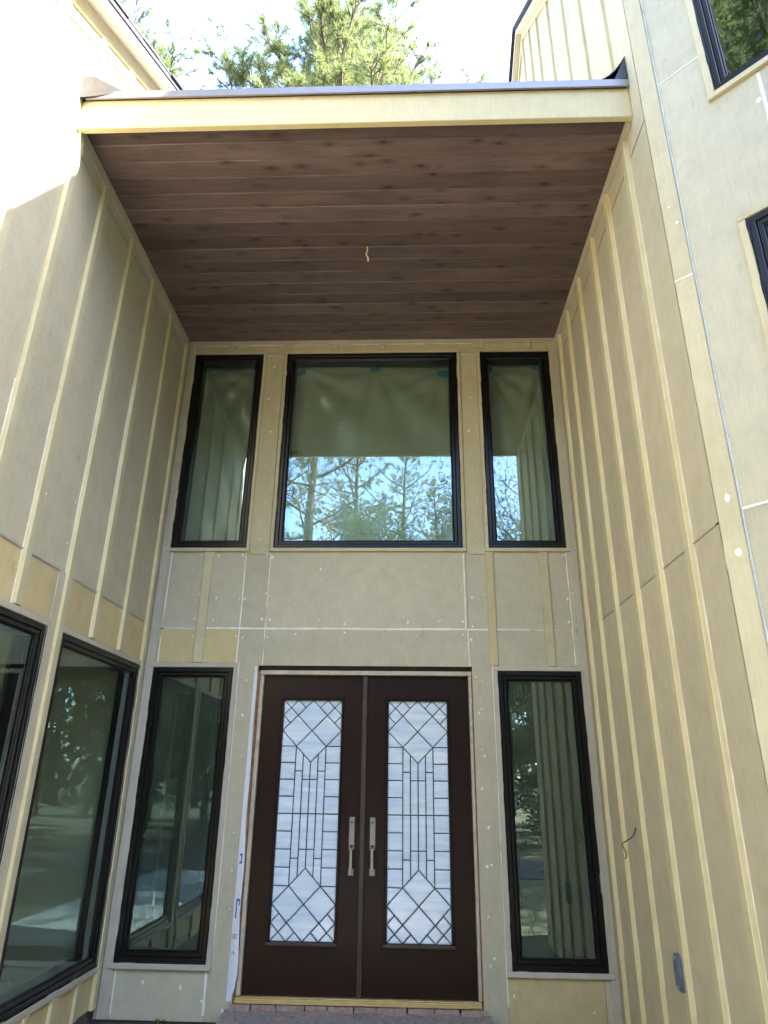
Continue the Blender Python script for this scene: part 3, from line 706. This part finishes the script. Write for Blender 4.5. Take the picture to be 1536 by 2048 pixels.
ragged('torn_stud', 'torn', 0.961, 0.966, -0.22, 2.44, -0.10, -0.006, 0.008, 8.2, False)
mb = MB(); n = 30
for i in range(n + 1):
    t = i / n; z = -0.10 + 2.57 * t
    w_ = 0.010 + 0.034 * (1 - t) ** 1.5 + 0.004 * math.sin(z * 9)
    if z < 0.02: w_ *= max(0.15, (z + .12) / .14)
    for s_i, x in enumerate((-1.018 - 0.014 * (1 - t), -1.005 + 0.35 * w_, -1.003 + w_)): mb.v.append(WE(x, 0.003 + 0.006 * s_i * noise.noise(Vector((z * 3, s_i, 0))) + (.004 if s_i == 1 else 0.001), z))
for i in range(n):
    k = i * 3; mb.f += [(k, k + 1, k + 4, k + 3), (k + 1, k + 2, k + 5, k + 4)]
hw = mb.build('house_wrap', M['wrap'], df_, fix=False)
# blue and grey print fragments on the house wrap, cut off by the siding
def ink(mat, parts):
    mb = MB()
    for (a, b, c, d) in parts: mb.box(WE, a, b, 0.0085, 0.0095, c, d)
    return mb.build('printed_mark', M[mat], df_)
ink('blueink', [(-1.012, -1.002, 0.46, 0.60), (-1.002, -0.982, 0.583, 0.60), (-0.99, -0.982, 0.55, 0.583)])
ink('blueink', [(-1.012, -0.992, 0.915, 0.93), (-0.999, -0.99, 0.87, 0.93), (-1.012, -0.99, 0.855, 0.87)])
gl = []
for z, w0 in ((0.345, .03), (0.333, .022), (0.32, .028), (0.225, .02), (0.213, .026)):
    x = -1.018
    while x < -1.018 + w0 + .008:
        gl.append((x, x + .003, z, z + .008)); x += .0048
ink('greyink', gl)

q = 0.1325; H = 1.892; LT = 2.181
def lite_polys():
    P_ = []
    r = (H - 6 * q) / 8
    def top(sgn):
        t = []
        for m in (1, -1):
            T = lambda *p: [(m * x * q, y * q) for x, y in p]
            t += [T((-2, 0), (-1, 0), (-1.5, -.5)), T((-2, 0), (-1.5, -.5), (-2, -1)), T((-1, 0), (0, 0), (-.5, -.5)), T((-2, -1), (-1.5, -1.5), (-2, -2)), T((-2, -2), (-1, -3), (-2, -3)),
                  T((-1, 0), (-.5, -.5), (-1, -1), (-1.5, -.5)), T((-1.5, -.5), (-1, -1), (-1.5, -1.5), (-2, -1)), T((-1, -1), (0, -2), (-1, -3), (-2, -2))]
        t += [[(0, 0), (q, -q), (0, -2 * q), (-q, -q)], [(0, -2 * q), (q, -3 * q), (0, -4 * q), (-q, -3 * q)]]
        out = []
        for m in (1, -1):   # narrow strips under the lowest diamond down to the middle
            out.append([(m * q / 2, -3.5 * q), (m * q, -3 * q), (m * q, -3 * q - 1.5 * r), (m * q / 2, -3 * q - 1.5 * r)])
            out.append([(m * q / 2, -3 * q - 1.5 * r), (m * q, -3 * q - 1.5 * r), (m * q, -H / 2), (m * q / 2, -H / 2)])
            out.append([(0, -4 * q), (m * q / 2, -3.5 * q), (m * q / 2, -3 * q - 2 * r), (0, -3 * q - 2 * r)])
            out.append([(0, -3 * q - 2 * r), (m * q / 2, -3 * q - 2 * r), (m * q / 2, -H / 2), (0, -H / 2)])
            for k in range(4): out.append([(m * q, -3 * q - k * r), (m * 2 * q, -3 * q - k * r), (m * 2 * q, -3 * q - (k + 1) * r), (m * q, -3 * q - (k + 1) * r)])
        return t + out
    half = top(1)
    return half + [[(x, -H - y) for x, y in p] for p in half]
LP = lite_polys()
def ccw(p):
    a = sum(p[i][0] * p[(i + 1) % len(p)][1] - p[(i + 1) % len(p)][0] * p[i][1] for i in range(len(p)))
    return p if a > 0 else p[::-1]
def inset(p, d):
    n = len(p); out = []
    for i in range(n):
        a, b, c = Vector(p[i - 1]), Vector(p[i]), Vector(p[(i + 1) % n])
        e1 = (b - a).normalized(); e2 = (c - b).normalized(); n1 = Vector((-e1.y, e1.x)); n2 = Vector((-e2.y, e2.x))
        k = n1 + n2; out.append(tuple(b + k * (d / max(0.25, 1 + n1.dot(n2)))))
    return out
def door(cx, x0, x1, label, hs):
    lit = (cx - 2 * q, cx + 2 * q, LT - H, LT)
    mb = MB()
    for a, b, c, d in cells((x0, x1, -0.074, 2.399), [lit]): mb.box(WE, a, b, -0.115, -0.07, c, d)
    o = tag(mb.build('front_door', M['mahogany'], house), label)
    mo = MB(); u0, u1, z0, z1 = lit; w_ = 0.020
    mo.box(WE, u0 - w_, u1 + w_, -0.0698, -0.056, z1, z1 + w_, 0.005); mo.box(WE, u0 - w_, u0, -0.0698, -0.056, z0, z1, 0.005); mo.box(WE, u1, u1 + w_, -0.0698, -0.056, z0, z1, 0.005)
    mo.build('moulding', M['mahogany'], o)
    mo = MB(); mo.box(WE, u0 - w_ - .008, u1 + w_ + .008, -0.0698, -0.048, z0 - .026, z0, 0.005); mo.build('moulding', M['mahogany_light'], o)
    cm = MB(); done = set()
    for p in LP:
        p = ccw(p); s1 = inset(p, 0.0022); s2 = inset(p, min(0.014, 0.011)); n = len(p)
        zz = random.uniform(-.0008, .0008)
        mb = MB(); mb.v = [WE(cx + x, -0.098, LT + y) for x, y in s1] + [WE(cx + x, -0.0895, LT + y) for x, y in s1] + [WE(cx + x, -0.0855 + zz, LT + y) for x, y in s2]
        mb.f = [tuple(range(n - 1, -1, -1)), tuple(range(2 * n, 3 * n))] + [(i, (i + 1) % n, (i + 1) % n + n, i + n) for i in range(n)] + [(i + n, (i + 1) % n + n, (i + 1) % n + 2 * n, i + 2 * n) for i in range(n)]
        mb.build('glass_lite', M['lite'], o)
        for i in range(n):
            a, b = p[i], p[(i + 1) % n]; key = tuple(sorted(((round(a[0], 4), round(a[1], 4)), (round(b[0], 4), round(b[1], 4)))))
            if key in done: continue
            done.add(key); cm.tube([WE(cx + a[0], -0.087, LT + a[1]), WE(cx + b[0], -0.087, LT + b[1])], 0.0041, 5, False)
    cm.build('lead_came', M['came'], o)
    # long nickel handle set
    hx = hs
    hb = MB(); hb.box(WE, hx - .0245, hx + .0245, -0.0698, -0.060, 0.965, 1.218, 0.003)
    hb.box(WE, hx - .0245, hx + .0245, -0.0698, -0.060, 0.771, 0.825, 0.003)
    hb.box(WE, hx - .013, hx + .013, -0.018, -0.006, 0.782, 0.985, 0.003)
    hb.box(WE, hx - .010, hx + .010, -0.060, -0.007, 0.955, 0.985, 0.002); hb.box(WE, hx - .010, hx + .010, -0.060, -0.007, 0.782, 0.806, 0.002)
    hb.tube([WE(hx, -.060, 1.175), WE(hx, -.050, 1.175)], [0.0165, 0.0155], 16)
    hb.build('door_handle', M['nickel'], o)
    kb = MB(); kb.tube([WE(hx, -.0499, 1.175), WE(hx, -.0485, 1.175)], 0.008, 12); kb.box(WE, hx - .012, hx + .012, -0.0599, -0.045, 0.988, 1.002, 0.002); kb.build('lock_cylinder', M['came'], o)
    return o
d1 = door(-0.4745, -0.9315, -0.0025, 'left leaf of the dark mahogany double door with leaded glass', -0.090)
d2 = door(0.4735, 0.0025, 0.9315, 'right leaf of the dark mahogany double door with leaded glass', 0.086)
mb = MB(); mb.box(WE, -0.026, 0.022, -0.0695, -0.050, -0.085, 2.398, 0.006); mb.build('astragal', M['mahogany_light'], d1)

# --- brick sill and rubble under the threshold
bs = tag(empty('brick_sill', parent=house), 'row of broken pinkish bricks on a mortar bed under the doors')
rnd = random.Random(21); x = -1.0
while x < 0.98:
    w_ = rnd.uniform(0.15, 0.235); x1 = min(x + w_, 0.99); mb = MB(); f = 0.022 + rnd.uniform(-.012, .010)
    nx, ny = 5, 3
    for j in range(ny + 1):
        for i in range(nx + 1):
            xx = x + .003 + (x1 - x - .006) * i / nx; dd = -0.05 + (f + .05) * j / ny
            if j == ny: dd += 0.010 * noise.noise(Vector((xx * 30, 4, 1)))
            mb.v.append(WE(xx, dd, -0.118 + 0.004 * noise.noise(Vector((xx * 22, dd * 30, 2)))))
    for j in range(ny):
        for i in range(nx): k = j * (nx + 1) + i; mb.f.append((k, k + 1, k + nx + 2, k + nx + 1))
    k0 = ny * (nx + 1); kk = len(mb.v)
    for i in range(nx + 1): p = mb.v[k0 + i]; mb.v.append((p[0], p[1] + .004 * noise.noise(Vector((p[0] * 40, 7, 3))), -0.178))
    for i in range(nx): mb.f.append((k0 + i, k0 + i + 1, kk + i + 1, kk + i))
    mb.build('brick', M['brick'], bs, fix=False); x = x1 + rnd.uniform(.002, .007)
mb = MB(); nx, ny = 90, 22
for j in range(ny + 1):
    for i in range(nx + 1):
        xx = -1.03 + 2.05 * i / nx; dd = -0.02 + 0.42 * j / ny
        h = -0.150 - 0.02 * (j / ny) + 0.016 * noise.noise(Vector((xx * 5, dd * 7, 0))) + 0.011 * noise.noise(Vector((xx * 17, dd * 17, 5))) + 0.005 * noise.noise(Vector((xx * 45, dd * 45, 8)))
        if j == ny: h = -0.44
        mb.v.append(WE(xx, dd + .015 * noise.noise(Vector((xx * 6, 1, 9))) * (j == ny or j == ny - 1), h))
for j in range(ny):
    for i in range(nx): k = j * (nx + 1) + i; mb.f.append((k, k + 1, k + nx + 2, k + nx + 1))
mb.build('mortar_bed', M['mortar'], bs, fix=False)
# --- rooms behind the glass
ir = empty('interior_room', parent=house)
def room(x0, x1, y0, y1, z0, z1, omit):
    t = 0.05
    sides = {'floor': (x0, x1, y0, y1, z0 - t, z0), 'ceiling': (x0, x1, y0, y1, z1, z1 + t), 'back': (x0, x1, y1, y1 + t, z0, z1), 'front': (x0, x1, y0 - t, y0, z0, z1), 'left': (x0 - t, x0, y0, y1, z0, z1), 'right': (x1, x1 + t, y0, y1, z0, z1)}
    for k, b in sides.items():
        if k in omit: continue
        mb = MB(); mb.box(lambda u, d, z: (u, d, z), b[0], b[1], b[2], b[3], b[4], b[5])
        mb.build('interior_floor' if k == 'floor' else 'interior_wall', M['subfloor' if k == 'floor' else 'drywall'], ir)
room(-2.0, 1.98, 0.162, 4.6, -0.05, 6.05, ('front',))
mb = MB(); mb.box(lambda u, d, z: (u, d, z), XL - .1, XR + .16, 0.163, 6.0, 6.2, 6.4); mb.build('roof_deck', M['sheath'], house)
room(-6.6, XL - 0.162, -5.1, -0.05, 0.0, 2.75, ('right',))
room(XR + .2, 8, -2.2, 3, 2.0, 8.2, ('front', 'left'))
mb = MB()
for y in (-3.41, -1.69): mb.box(lambda u, d, z: (u, d, z), XL - 0.45, XL - 0.24, y - .05, y + .05, 0.0, 2.75)
mb.build('interior_wall', M['drywall'], ir)
mb = MB(); mb.box(lambda u, d, z: (u, d, z), -5.2, -4.3, -2.6, -0.2, 0.0, 0.92); mb.box(lambda u, d, z: (u, d, z), -5.25, -4.25, -2.65, -0.15, 0.921, 0.96); mb.build('counter', M['subfloor'], ir)

# ------------------------------------------------------------------ plastic sheeting taped up inside the upper windows
def plastic(r, label, seed, tapes, droop):
    u0, u1, z0, z1 = r[0] + .02, r[1] - .02, r[2] + .02, r[3] - .06
    root = tag(empty('plastic_sheet', ((u0 + u1) / 2, 0.2, z0)), label, 'plastic sheet', 'plastic sheets inside the upper windows')
    mb = MB(); nx, ny = 46, 60
    for j in range(ny + 1):
        for i in range(nx + 1):
            s, t = i / nx, j / ny
            x = u0 + (u1 - u0) * s; z = z0 + (z1 - z0) * t
            f = 0.0
            for (tx, tz) in tapes:     # folds fan out from each taped point
                ax = math.atan2(x - tx, max(.02, tz - z + .05)); rr = math.hypot(x - tx, tz - z)
                f += 0.020 * math.sin(ax * (11 + seed % 3) + seed) * math.exp(-rr * 0.9) * min(1, rr * 3)
            f += 0.022 * noise.noise(Vector((x * 3 + seed, z * 0.9, seed))) + 0.012 * noise.noise(Vector((x * 7 + (z - z0) * droop * 3, z * 1.3, seed + 4)))
            mb.v.append((x - (u0 + u1) / 2, f - 0.02, z - z0))
    for j in range(ny):
        for i in range(nx): k = j * (nx + 1) + i; mb.f.append((k, k + 1, k + nx + 2, k + nx + 1))
    mb.build('sheet', M['plastic'], root, smooth=True, fix=False)
    for k, (tx, tz) in enumerate(tapes):
        w_, h_ = random.uniform(.05, .065), random.uniform(.03, .04); a = random.uniform(-.5, .5)
        mb = MB(); ca, sa = math.cos(a), math.sin(a)
        mb.prism(lambda u, d, z: (tx - (u0 + u1) / 2 + u * ca - z * sa, -0.055 - d, tz - z0 + u * sa + z * ca), [(-w_, -h_), (w_ * .8, -h_ * 1.1), (w_, h_), (-w_ * .9, h_ * .9)], 0, 0.002)
        mb.build('tape', M['tape'], root)
plastic(WUC, 'clear plastic sheet behind the wide upper window held by three blue tapes', 3, [(-0.80, 5.73), (0.03, 5.765), (0.78, 5.70)], 0.2)
plastic(WUL, 'crumpled plastic sheet sagging behind the left upper window', 8, [(-1.85, 5.80), (-1.29, 5.80)], 0.9)
plastic(WUR, 'plastic sheet behind the right upper window with tape in both top corners', 14, [(1.27, 5.75), (1.80, 5.77)], 0.1)

# ------------------------------------------------------------------ small fittings
eb = tag(empty('electrical_box', (XR, -1.50, 0.37)), 'blue grey metal electrical box let into a batten low on the right wall', 'electrical box')
def rbox(name, mat, hw, hh, d0, d1, r, off=0.0, zc=0.115):
    poly = []
    for cx, cz, a0 in ((hw - r, hh - r, 0), (-hw + r, hh - r, 90), (-hw + r, -hh + r, 180), (hw - r, -hh + r, 270)):
        for k in range(5): a = R(a0 + k * 22.5); poly.append((cx + r * math.cos(a), cz + r * math.sin(a)))
    mb = MB(); mb.prism(lambda u, d, z: (-d, u + off, z + zc), poly, d0, d1); return mb.build(name, M[mat], eb)
rbox('rim', 'boxlight', 0.060, 0.104, 0.0, 0.012, 0.02, -0.004)
rbox('box_body', 'boxgrey', 0.050, 0.094, 0.012, 0.045, 0.022)
rbox('cover', 'boxgrey', 0.038, 0.080, 0.0452, 0.055, 0.018)
mb = MB(); mb.tube([(-.05, -.0, 0.04), (-.06, 0.0, 0.04)], 0.007, 8); mb.tube([(-.05, 0.0, 0.19), (-.06, 0.0, 0.19)], 0.007, 8); mb.build('screw', M['boxlight'], eb)
def cable(name, pts, rad, mat, label, cat):
    base = Vector(pts[0]); mb = MB()
    # smooth the path
    P_ = [Vector(p) - base for p in pts]; out = []
    for i in range(len(P_) - 1):
        a, b, c, d = P_[max(i - 1, 0)], P_[i], P_[i + 1], P_[min(i + 2, len(P_) - 1)]
        for k in range(6):
            t = k / 6; out.append(0.5 * ((2 * b) + (c - a) * t + (2 * a - 5 * b + 4 * c - d) * t * t + (3 * b - a - 3 * c + d) * t ** 3))
    out.append(P_[-1]); mb.tube(out, rad, 8)
    o = mb.build(name, M[mat], None, smooth=True); o.location = base; return tag(o, label, cat)
cable('ceiling_cable', [(0.02, -1.41, 6.045), (0.022, -1.412, 5.99), (0.012, -1.42, 5.95), (0.028, -1.405, 5.925), (0.030, -1.40, 5.885)], 0.006, 'cable', 'short cream cable end hanging from the plank soffit', 'cable')
cable('wall_wire', [(XR, -0.86, 1.22), (XR - .02, -0.83, 1.16), (XR - .05, -0.72, 1.115), (XR - .045, -0.64, 1.09), (XR - .03, -0.66, 1.03), (XR - .06, -0.72, 1.005)], 0.004, 'wire', 'bent black wire sticking out of the right wall', 'wire')

# ------------------------------------------------------------------ trees
def rot_to(d):
    return d.to_track_quat('Z', 'Y')
def tuft(mb, p, d, rnd, n=16, L=0.23, w=0.0075):
    d = d.normalized()
    for i in range(n):
        v = Vector((rnd.gauss(0, 1), rnd.gauss(0, 1), rnd.gauss(0, 1))).normalized()
        v = (v * 0.95 + d * 0.85).normalized(); l = L * rnd.uniform(.75, 1.15)
        s = v.cross(Vector((rnd.gauss(0, 1), rnd.gauss(0, 1), rnd.gauss(0, 1)))).normalized() * w
        b = p + d * rnd.uniform(-.10, .06); k = len(mb.v)
        mb.v += [tuple(b - s), tuple(b + s), tuple(b + v * l)]; mb.f.append((k, k + 1, k + 2))
def pine_mesh(seed, height, crown_base, radius, nl=44, dense=1.0):
    rnd = random.Random(seed); wood = MB(); green = MB(); cones = MB()
    pts = []; x = y = 0
    for i in range(13):
        t = i / 12; x += rnd.uniform(-.10, .10); y += rnd.uniform(-.10, .10); pts.append(Vector((x * t, y * t, height * t)))
    rad = [0.33 * (1 - t / 12) ** 0.8 + .03 for t in range(13)]; rad[0] *= 1.35
    trunk = MB(); trunk.tube(pts, rad, 9)
    def at(h):
        t = min(.999, h / height) * 12; i = int(t); return pts[i].lerp(pts[i + 1], t - i)
    for b in range(nl):
        f = (b + rnd.random()) / nl; h = crown_base + (height - crown_base) * f
        az = b * 2.399 + rnd.uniform(-.4, .4); env = min(1, 0.24 + 1.7 * (1.0 - f))
        L = radius * env * rnd.uniform(.62, 1.1); p = at(h); d = Vector((math.cos(az), math.sin(az), rnd.uniform(0.0, 0.4) + 0.35 * f)).normalized()
        br = [p.copy()]; n = max(4, int(L / .55)); cur = p.copy()
        for i in range(n):
            d = (d + Vector((rnd.uniform(-.2, .2), rnd.uniform(-.2, .2), rnd.uniform(-.02, .20)))).normalized(); cur = cur + d * (L / n); br.append(cur.copy())
        wood.tube(br, [0.055 * (1 - i / (n + 1)) * (0.5 + L / radius * .6) + .010 for i in range(n + 1)], 5, False)
        for i in range(1, n + 1):
            for _ in range(int(rnd.uniform(2.2, 4.2) * dense)):
                if i / n < .25 and rnd.random() < .6: continue
                o = br[i].lerp(br[i - 1], rnd.random()); td = (d * .6 + Vector((rnd.gauss(0, .8), rnd.gauss(0, .8), rnd.uniform(-.1, .9)))).normalized()
                tl = rnd.uniform(.35, 1.0); m = o + td * tl * .5 + Vector((0, 0, .03)); e = o + td * tl + Vector((0, 0, .12))
                wood.tube([o, m, e], [.014, .010, .006], 4, False)
                tuft(green, e, td, rnd, 34)
                for q_ in range(rnd.randint(2, 4)): 
                    s2 = o.lerp(e, rnd.uniform(.45, .95)); td2 = (td + Vector((rnd.gauss(0, .7), rnd.gauss(0, .7), rnd.uniform(0, .8)))).normalized(); e2 = s2 + td2 * rnd.uniform(.1, .35)
                    wood.tube([s2, e2], [.007, .005], 3, False); tuft(green, e2, td2, rnd, 28)
                if rnd.random() < .12: cones.tube([e - Vector((0, 0, .02)), e - Vector((0, 0, .07)), e - Vector((0, 0, .13))], [.012, .035, .01], 6)
    return trunk.mesh('trunk', M['pinebark'], True), wood.mesh('limbs', M['pinebark'], True), green.mesh('crown', M['needle'], fix=False), cones.mesh('cones', M['cone'])
def leafy_mesh(seed, height, crown_base, radius, leaves, size, mats, openness=0.0, droop=0.0):
    rnd = random.Random(seed); trunk = MB(); wood = MB(); green = MB()
    pts = [Vector((rnd.uniform(-.12, .12) * i, rnd.uniform(-.12, .12) * i, height * .82 * i / 8)) for i in range(9)]
    trunk.tube(pts, [0.30 * (1 - i / 8.6) + .03 for i in range(9)], 9)
    tips = []
    def grow(p, d, L, r, depth):
        n = 4; br = [p.copy()]; cur = p.copy()
        for i in range(n):
            d = (d + Vector((rnd.uniform(-.28, .28), rnd.uniform(-.28, .28), rnd.uniform(-.12, .22) - droop * depth * .1))).normalized(); cur = cur + d * (L / n); br.append(cur.copy())
            if depth < 3 and i > 0:
                for _ in range(2 if depth < 2 else 1):
                    nd = (d + Vector((rnd.gauss(0, .7), rnd.gauss(0, .7), rnd.gauss(.1, .45)))).normalized(); grow(cur, nd, L * rnd.uniform(.45, .7), r * .5, depth + 1)
            if depth >= 2: tips.append((cur.copy(), d.copy()))
        wood.tube(br, [max(.006, r * (1 - i / (n + .6))) for i in range(n + 1)], 5 if depth < 2 else 3, False)
    for b in range(13):
        f = (b + rnd.random()) / 13; h = crown_base + (height * .82 - crown_base) * f
        t = h / (height * .82) * 8; i = min(7, int(t)); p = pts[i].lerp(pts[i + 1], t - i); az = b * 2.4 + rnd.uniform(-.5, .5)
        grow(p, Vector((math.cos(az), math.sin(az), .25 + .9 * f)), radius * (1.05 - .5 * f) * rnd.uniform(.65, 1.0), .11 * (1.2 - f), 0)
    per = max(1, int(leaves / max(1, len(tips))))
    for (p, d) in tips:
        if rnd.random() < openness: continue
        for _ in range(rnd.randint(max(1, per // 2), per + per // 2 + 1)):
            c = p + Vector((rnd.gauss(0, .24), rnd.gauss(0, .24), rnd.gauss(-droop * .2, .20))); s = size * rnd.uniform(.6, 1.3)
            a = Vector((rnd.gauss(0, 1), rnd.gauss(0, 1), rnd.gauss(0, .6) - droop)).normalized(); b_ = a.cross(Vector((rnd.gauss(0, 1), rnd.gauss(0, 1), rnd.gauss(0, 1)))).normalized()
            k = len(green.v); green.v += [tuple(c - a * s), tuple(c + b_ * s * .45), tuple(c + a * s), tuple(c - b_ * s * .45)]; green.f.append((k, k + 1, k + 2, k + 3))
    return trunk.mesh('trunk', mats[0], True), wood.mesh('limbs', mats[0], True), green.mesh('crown', mats[1], fix=False)
def tree(name, meshes, loc, rz, s, label, group=None, cat='tree'):
    o = tag(empty(name, loc), label, cat, group); o.rotation_euler = (0, 0, rz); o.scale = s if hasattr(s, '__len__') else (s, s, s)
    for nm, me in zip(('trunk', 'limbs', 'crown', 'cones'), meshes):
        if len(me.polygons) == 0: continue
        c = bpy.data.objects.new(nm, me); C.objects.link(c); c.parent = o
        if nm == 'cones': c['kind'] = 'stuff'
    return o
big = pine_mesh(4, 27.0, 15.5, 5.0, 96, 1.9)
tree('pine_tree', big, (-1.75, 9.4, GZ), 0.6, (1.0, 1.0, 0.925), 'tall sunlit pine whose crown rises behind the canopy roof')
tree('pine_tree', big, (-10.1, 9.6, GZ), 2.5, (1.0, 1.0, 0.935), 'pine half hidden behind the dark roof edge at the left')
pine2 = pine_mesh(15, 22.0, 11.0, 3.6, 24, 0.7)
oak_s = leafy_mesh(31, 19.0, 6.0, 6.0, 6500, 0.07, (M['oakbark'], M['leaf_spring']), 0.45, 0.5)
oak_d = leafy_mesh(57, 15.0, 2.0, 5.0, 36000, 0.08, (M['oakbark'], M['leaf_dark']), 0.1, 0.2)
under = leafy_mesh(77, 6.5, 0.5, 2.6, 5200, 0.09, (M['oakbark'], M['leaf_dark']), 0.1, 0.3)
rnd = random.Random(44)
G1 = 'trees of the wood behind the photographer'
L1 = {'pine_tree': 'tall thin pine of the wood facing the house, seen only mirrored in the glass', 'oak_tree': 'bare-limbed oak in sparse spring leaf facing the house, mirrored in the glass', 'evergreen_tree': 'dense dark evergreen of the wood facing the house, mirrored in the glass'}
spec = [('pine_tree', pine2, -4.2, -22, 1.02), ('evergreen_tree', oak_d, -0.6, -22, 0.92), ('evergreen_tree', oak_d, 3.4, -25, 0.84), ('pine_tree', pine2, -2.5, -27, 0.9),
        ('evergreen_tree', oak_d, -6.6, -24, 0.74), ('evergreen_tree', oak_d, 1.6, -19, 0.62), ('oak_tree', oak_s, 5.9, -22, 0.95), ('evergreen_tree', oak_d, 7.4, -24, 0.85), ('evergreen_tree', oak_d, -3.0, -20, 0.6), ('oak_tree', oak_s, -7.6, -12.5, 1.18), ('evergreen_tree', oak_d, -12.5, -19, 1.0), ('pine_tree', big, -6.6, -10.8, 0.9), ('pine_tree', pine2, -13.5, -13.5, 1.0),
        ('oak_tree', oak_s, 10.5, -11.8, 0.85), ('evergreen_tree', oak_d, 13.5, -13.5, 0.95), ('evergreen_tree', oak_d, 9.0, -17, 0.8), ('pine_tree', pine2, 15.5, -11.0, 0.8), ('evergreen_tree', oak_d, 17.5, -16.0, 1.0), ('evergreen_tree', oak_d, 9.5, -29, 0.85), ('oak_tree', oak_s, 9.5, -20, 1.0), ('pine_tree', pine2, 12.5, -25, 1.0)]  # nearer trees at the right are added to shade the yard
for i in range(34):
    x = rnd.uniform(-34, 34); y = rnd.uniform(-52, -29) if abs(x) < 14 else rnd.uniform(-50, -17)
    k = rnd.random(); spec.append((('pine_tree', pine2) if k < .35 else ('oak_tree', oak_s) if k < .6 else ('evergreen_tree', oak_d)) + (x, y, rnd.uniform(.7, .95)))
for i in range(10):
    x, y = rnd.uniform(-40, -18), rnd.uniform(-16, 14); k = rnd.random()
    spec.append((('pine_tree', pine2) if k < .4 else ('evergreen_tree', oak_d)) + (x, y, rnd.uniform(.8, 1.05)))
for (nm, ms, x, y, s) in spec: tree(nm, ms, (x, y, GZ), rnd.uniform(0, 6.28), s, L1[nm], G1 if nm == 'evergreen_tree' else G1.replace('trees', nm.replace('_tree', 's')))
for i in range(38):
    x = rnd.uniform(-30, 30); y = rnd.uniform(-34, -17.5)
    tree('shrub', under, (x, y, GZ), rnd.uniform(0, 6.28), rnd.uniform(.35, 1.0), 'leafy shrub of the undergrowth in front of the house, seen only mirrored in the glass', 'shrubs of the undergrowth', 'shrub')
# far wood closing the horizon
mb = MB(); rnd = random.Random(6)
for i in range(26000):
    a = rnd.uniform(-math.pi * 1.12, math.pi * 0.12); rr = rnd.uniform(62, 80); h = abs(rnd.gauss(0, 1)) * 5.5
    top = 13 + 5 * noise.noise(Vector((a * 7, 1, 1))) + 2.5 * noise.noise(Vector((a * 31, 4, 1)))
    z = GZ + rnd.random() ** 0.8 * top; s = rnd.uniform(.35, .9)
    c = Vector((rr * math.cos(a), rr * math.sin(a), z)); A = Vector((rnd.gauss(0, 1), rnd.gauss(0, 1), rnd.gauss(0, 1))).normalized() * s; B = A.cross(Vector((rnd.gauss(0, 1), rnd.gauss(0, 1), rnd.gauss(0, 1)))).normalized() * s * .6
    k = len(mb.v); mb.v += [tuple(c - A), tuple(c + B), tuple(c + A), tuple(c - B)]; mb.f.append((k, k + 1, k + 2, k + 3))
tag(mb.build('far_wood', M['leaf_dark'], None, fix=False), 'dark far wood closing the horizon', kind='stuff')
# dry leaves and grass in front of the house
mb = MB(); rnd = random.Random(8)
for i in range(7000):
    x, y = rnd.uniform(-14, 14), rnd.uniform(-22, -0.2)
    if x < XL and y > LE: continue
    if x > XR and y > CY - (x - XR): continue
    if rnd.random() > 0.35 + 0.9 * noise.noise(Vector((x * .5, y * .5, 0))): continue
    c = Vector((x, y, GZ + rnd.uniform(.008, .03) + (.06 if abs(x) < .95 and -10.3 < y < -3 else 0) + (.03 if -14 < y < -10.6 else 0))); s = rnd.uniform(.025, .06); a = rnd.uniform(0, 6.28)
    A = Vector((math.cos(a), math.sin(a), rnd.uniform(-.3, .3))) * s; B = Vector((-math.sin(a), math.cos(a), rnd.uniform(-.4, .4))) * s * .6; k = len(mb.v)
    mb.v += [tuple(c - A), tuple(c + B), tuple(c + A), tuple(c - B)]; mb.f.append((k, k + 1, k + 2, k + 3))
tag(mb.build('leaf_litter', M['litter'], None, fix=False), 'dry brown leaves scattered on the ground', kind='stuff')
mb = MB()
for i in range(16000):
    x, y = rnd.uniform(-12, 14), rnd.uniform(-21, -2)
    if (x < XL + .1 and y > LE) or (x > XR and y > CY - (x - XR)) or (abs(x) < 1.0 and y > -10.4) or (-15.6 < y < -9.3) or (3.3 < x < 5.3 and y > -10.3): continue
    if noise.noise(Vector((x * .4, y * .4, 7))) < -0.05: continue
    a = rnd.uniform(0, 6.28); h = rnd.uniform(.04, .13); k = len(mb.v)
    mb.v += [(x - .008 * math.cos(a), y - .008 * math.sin(a), GZ), (x + .008 * math.cos(a), y + .008 * math.sin(a), GZ), (x + rnd.uniform(-.05, .05), y + rnd.uniform(-.05, .05), GZ + h)]; mb.f.append((k, k + 1, k + 2))
tag(mb.build('grass', M['grass'], None, fix=False), 'rough grass beside the walk', kind='stuff')
# a weed at the foot of the entrance wall
mb = MB(); rnd = random.Random(2)
for i in range(46):
    a = rnd.uniform(0, 6.28); l = rnd.uniform(.03, .10); d = Vector((math.cos(a) * .8, math.sin(a) * .8, rnd.uniform(.4, 1.2))).normalized(); c = Vector((0, 0, .09)) + d * l; s = rnd.uniform(.012, .022)
    B = d.cross(Vector((0, 0, 1))).normalized() * s; k = len(mb.v); mb.v += [tuple(c - d * s), tuple(c + B), tuple(c + d * s * 1.6), tuple(c - B)]; mb.f.append((k, k + 1, k + 2, k + 3))
mb.tube([(0, 0, 0), (.003, 0, .06), (0, 0, .12)], .004, 5)
o = mb.build('weed', M['leaf_spring'], None, fix=False); o.location = (-1.50, -0.07, -0.345); o.scale = (.6, .6, .75); tag(o, 'small green weed at the foot of the wall left of the doors', 'weed')
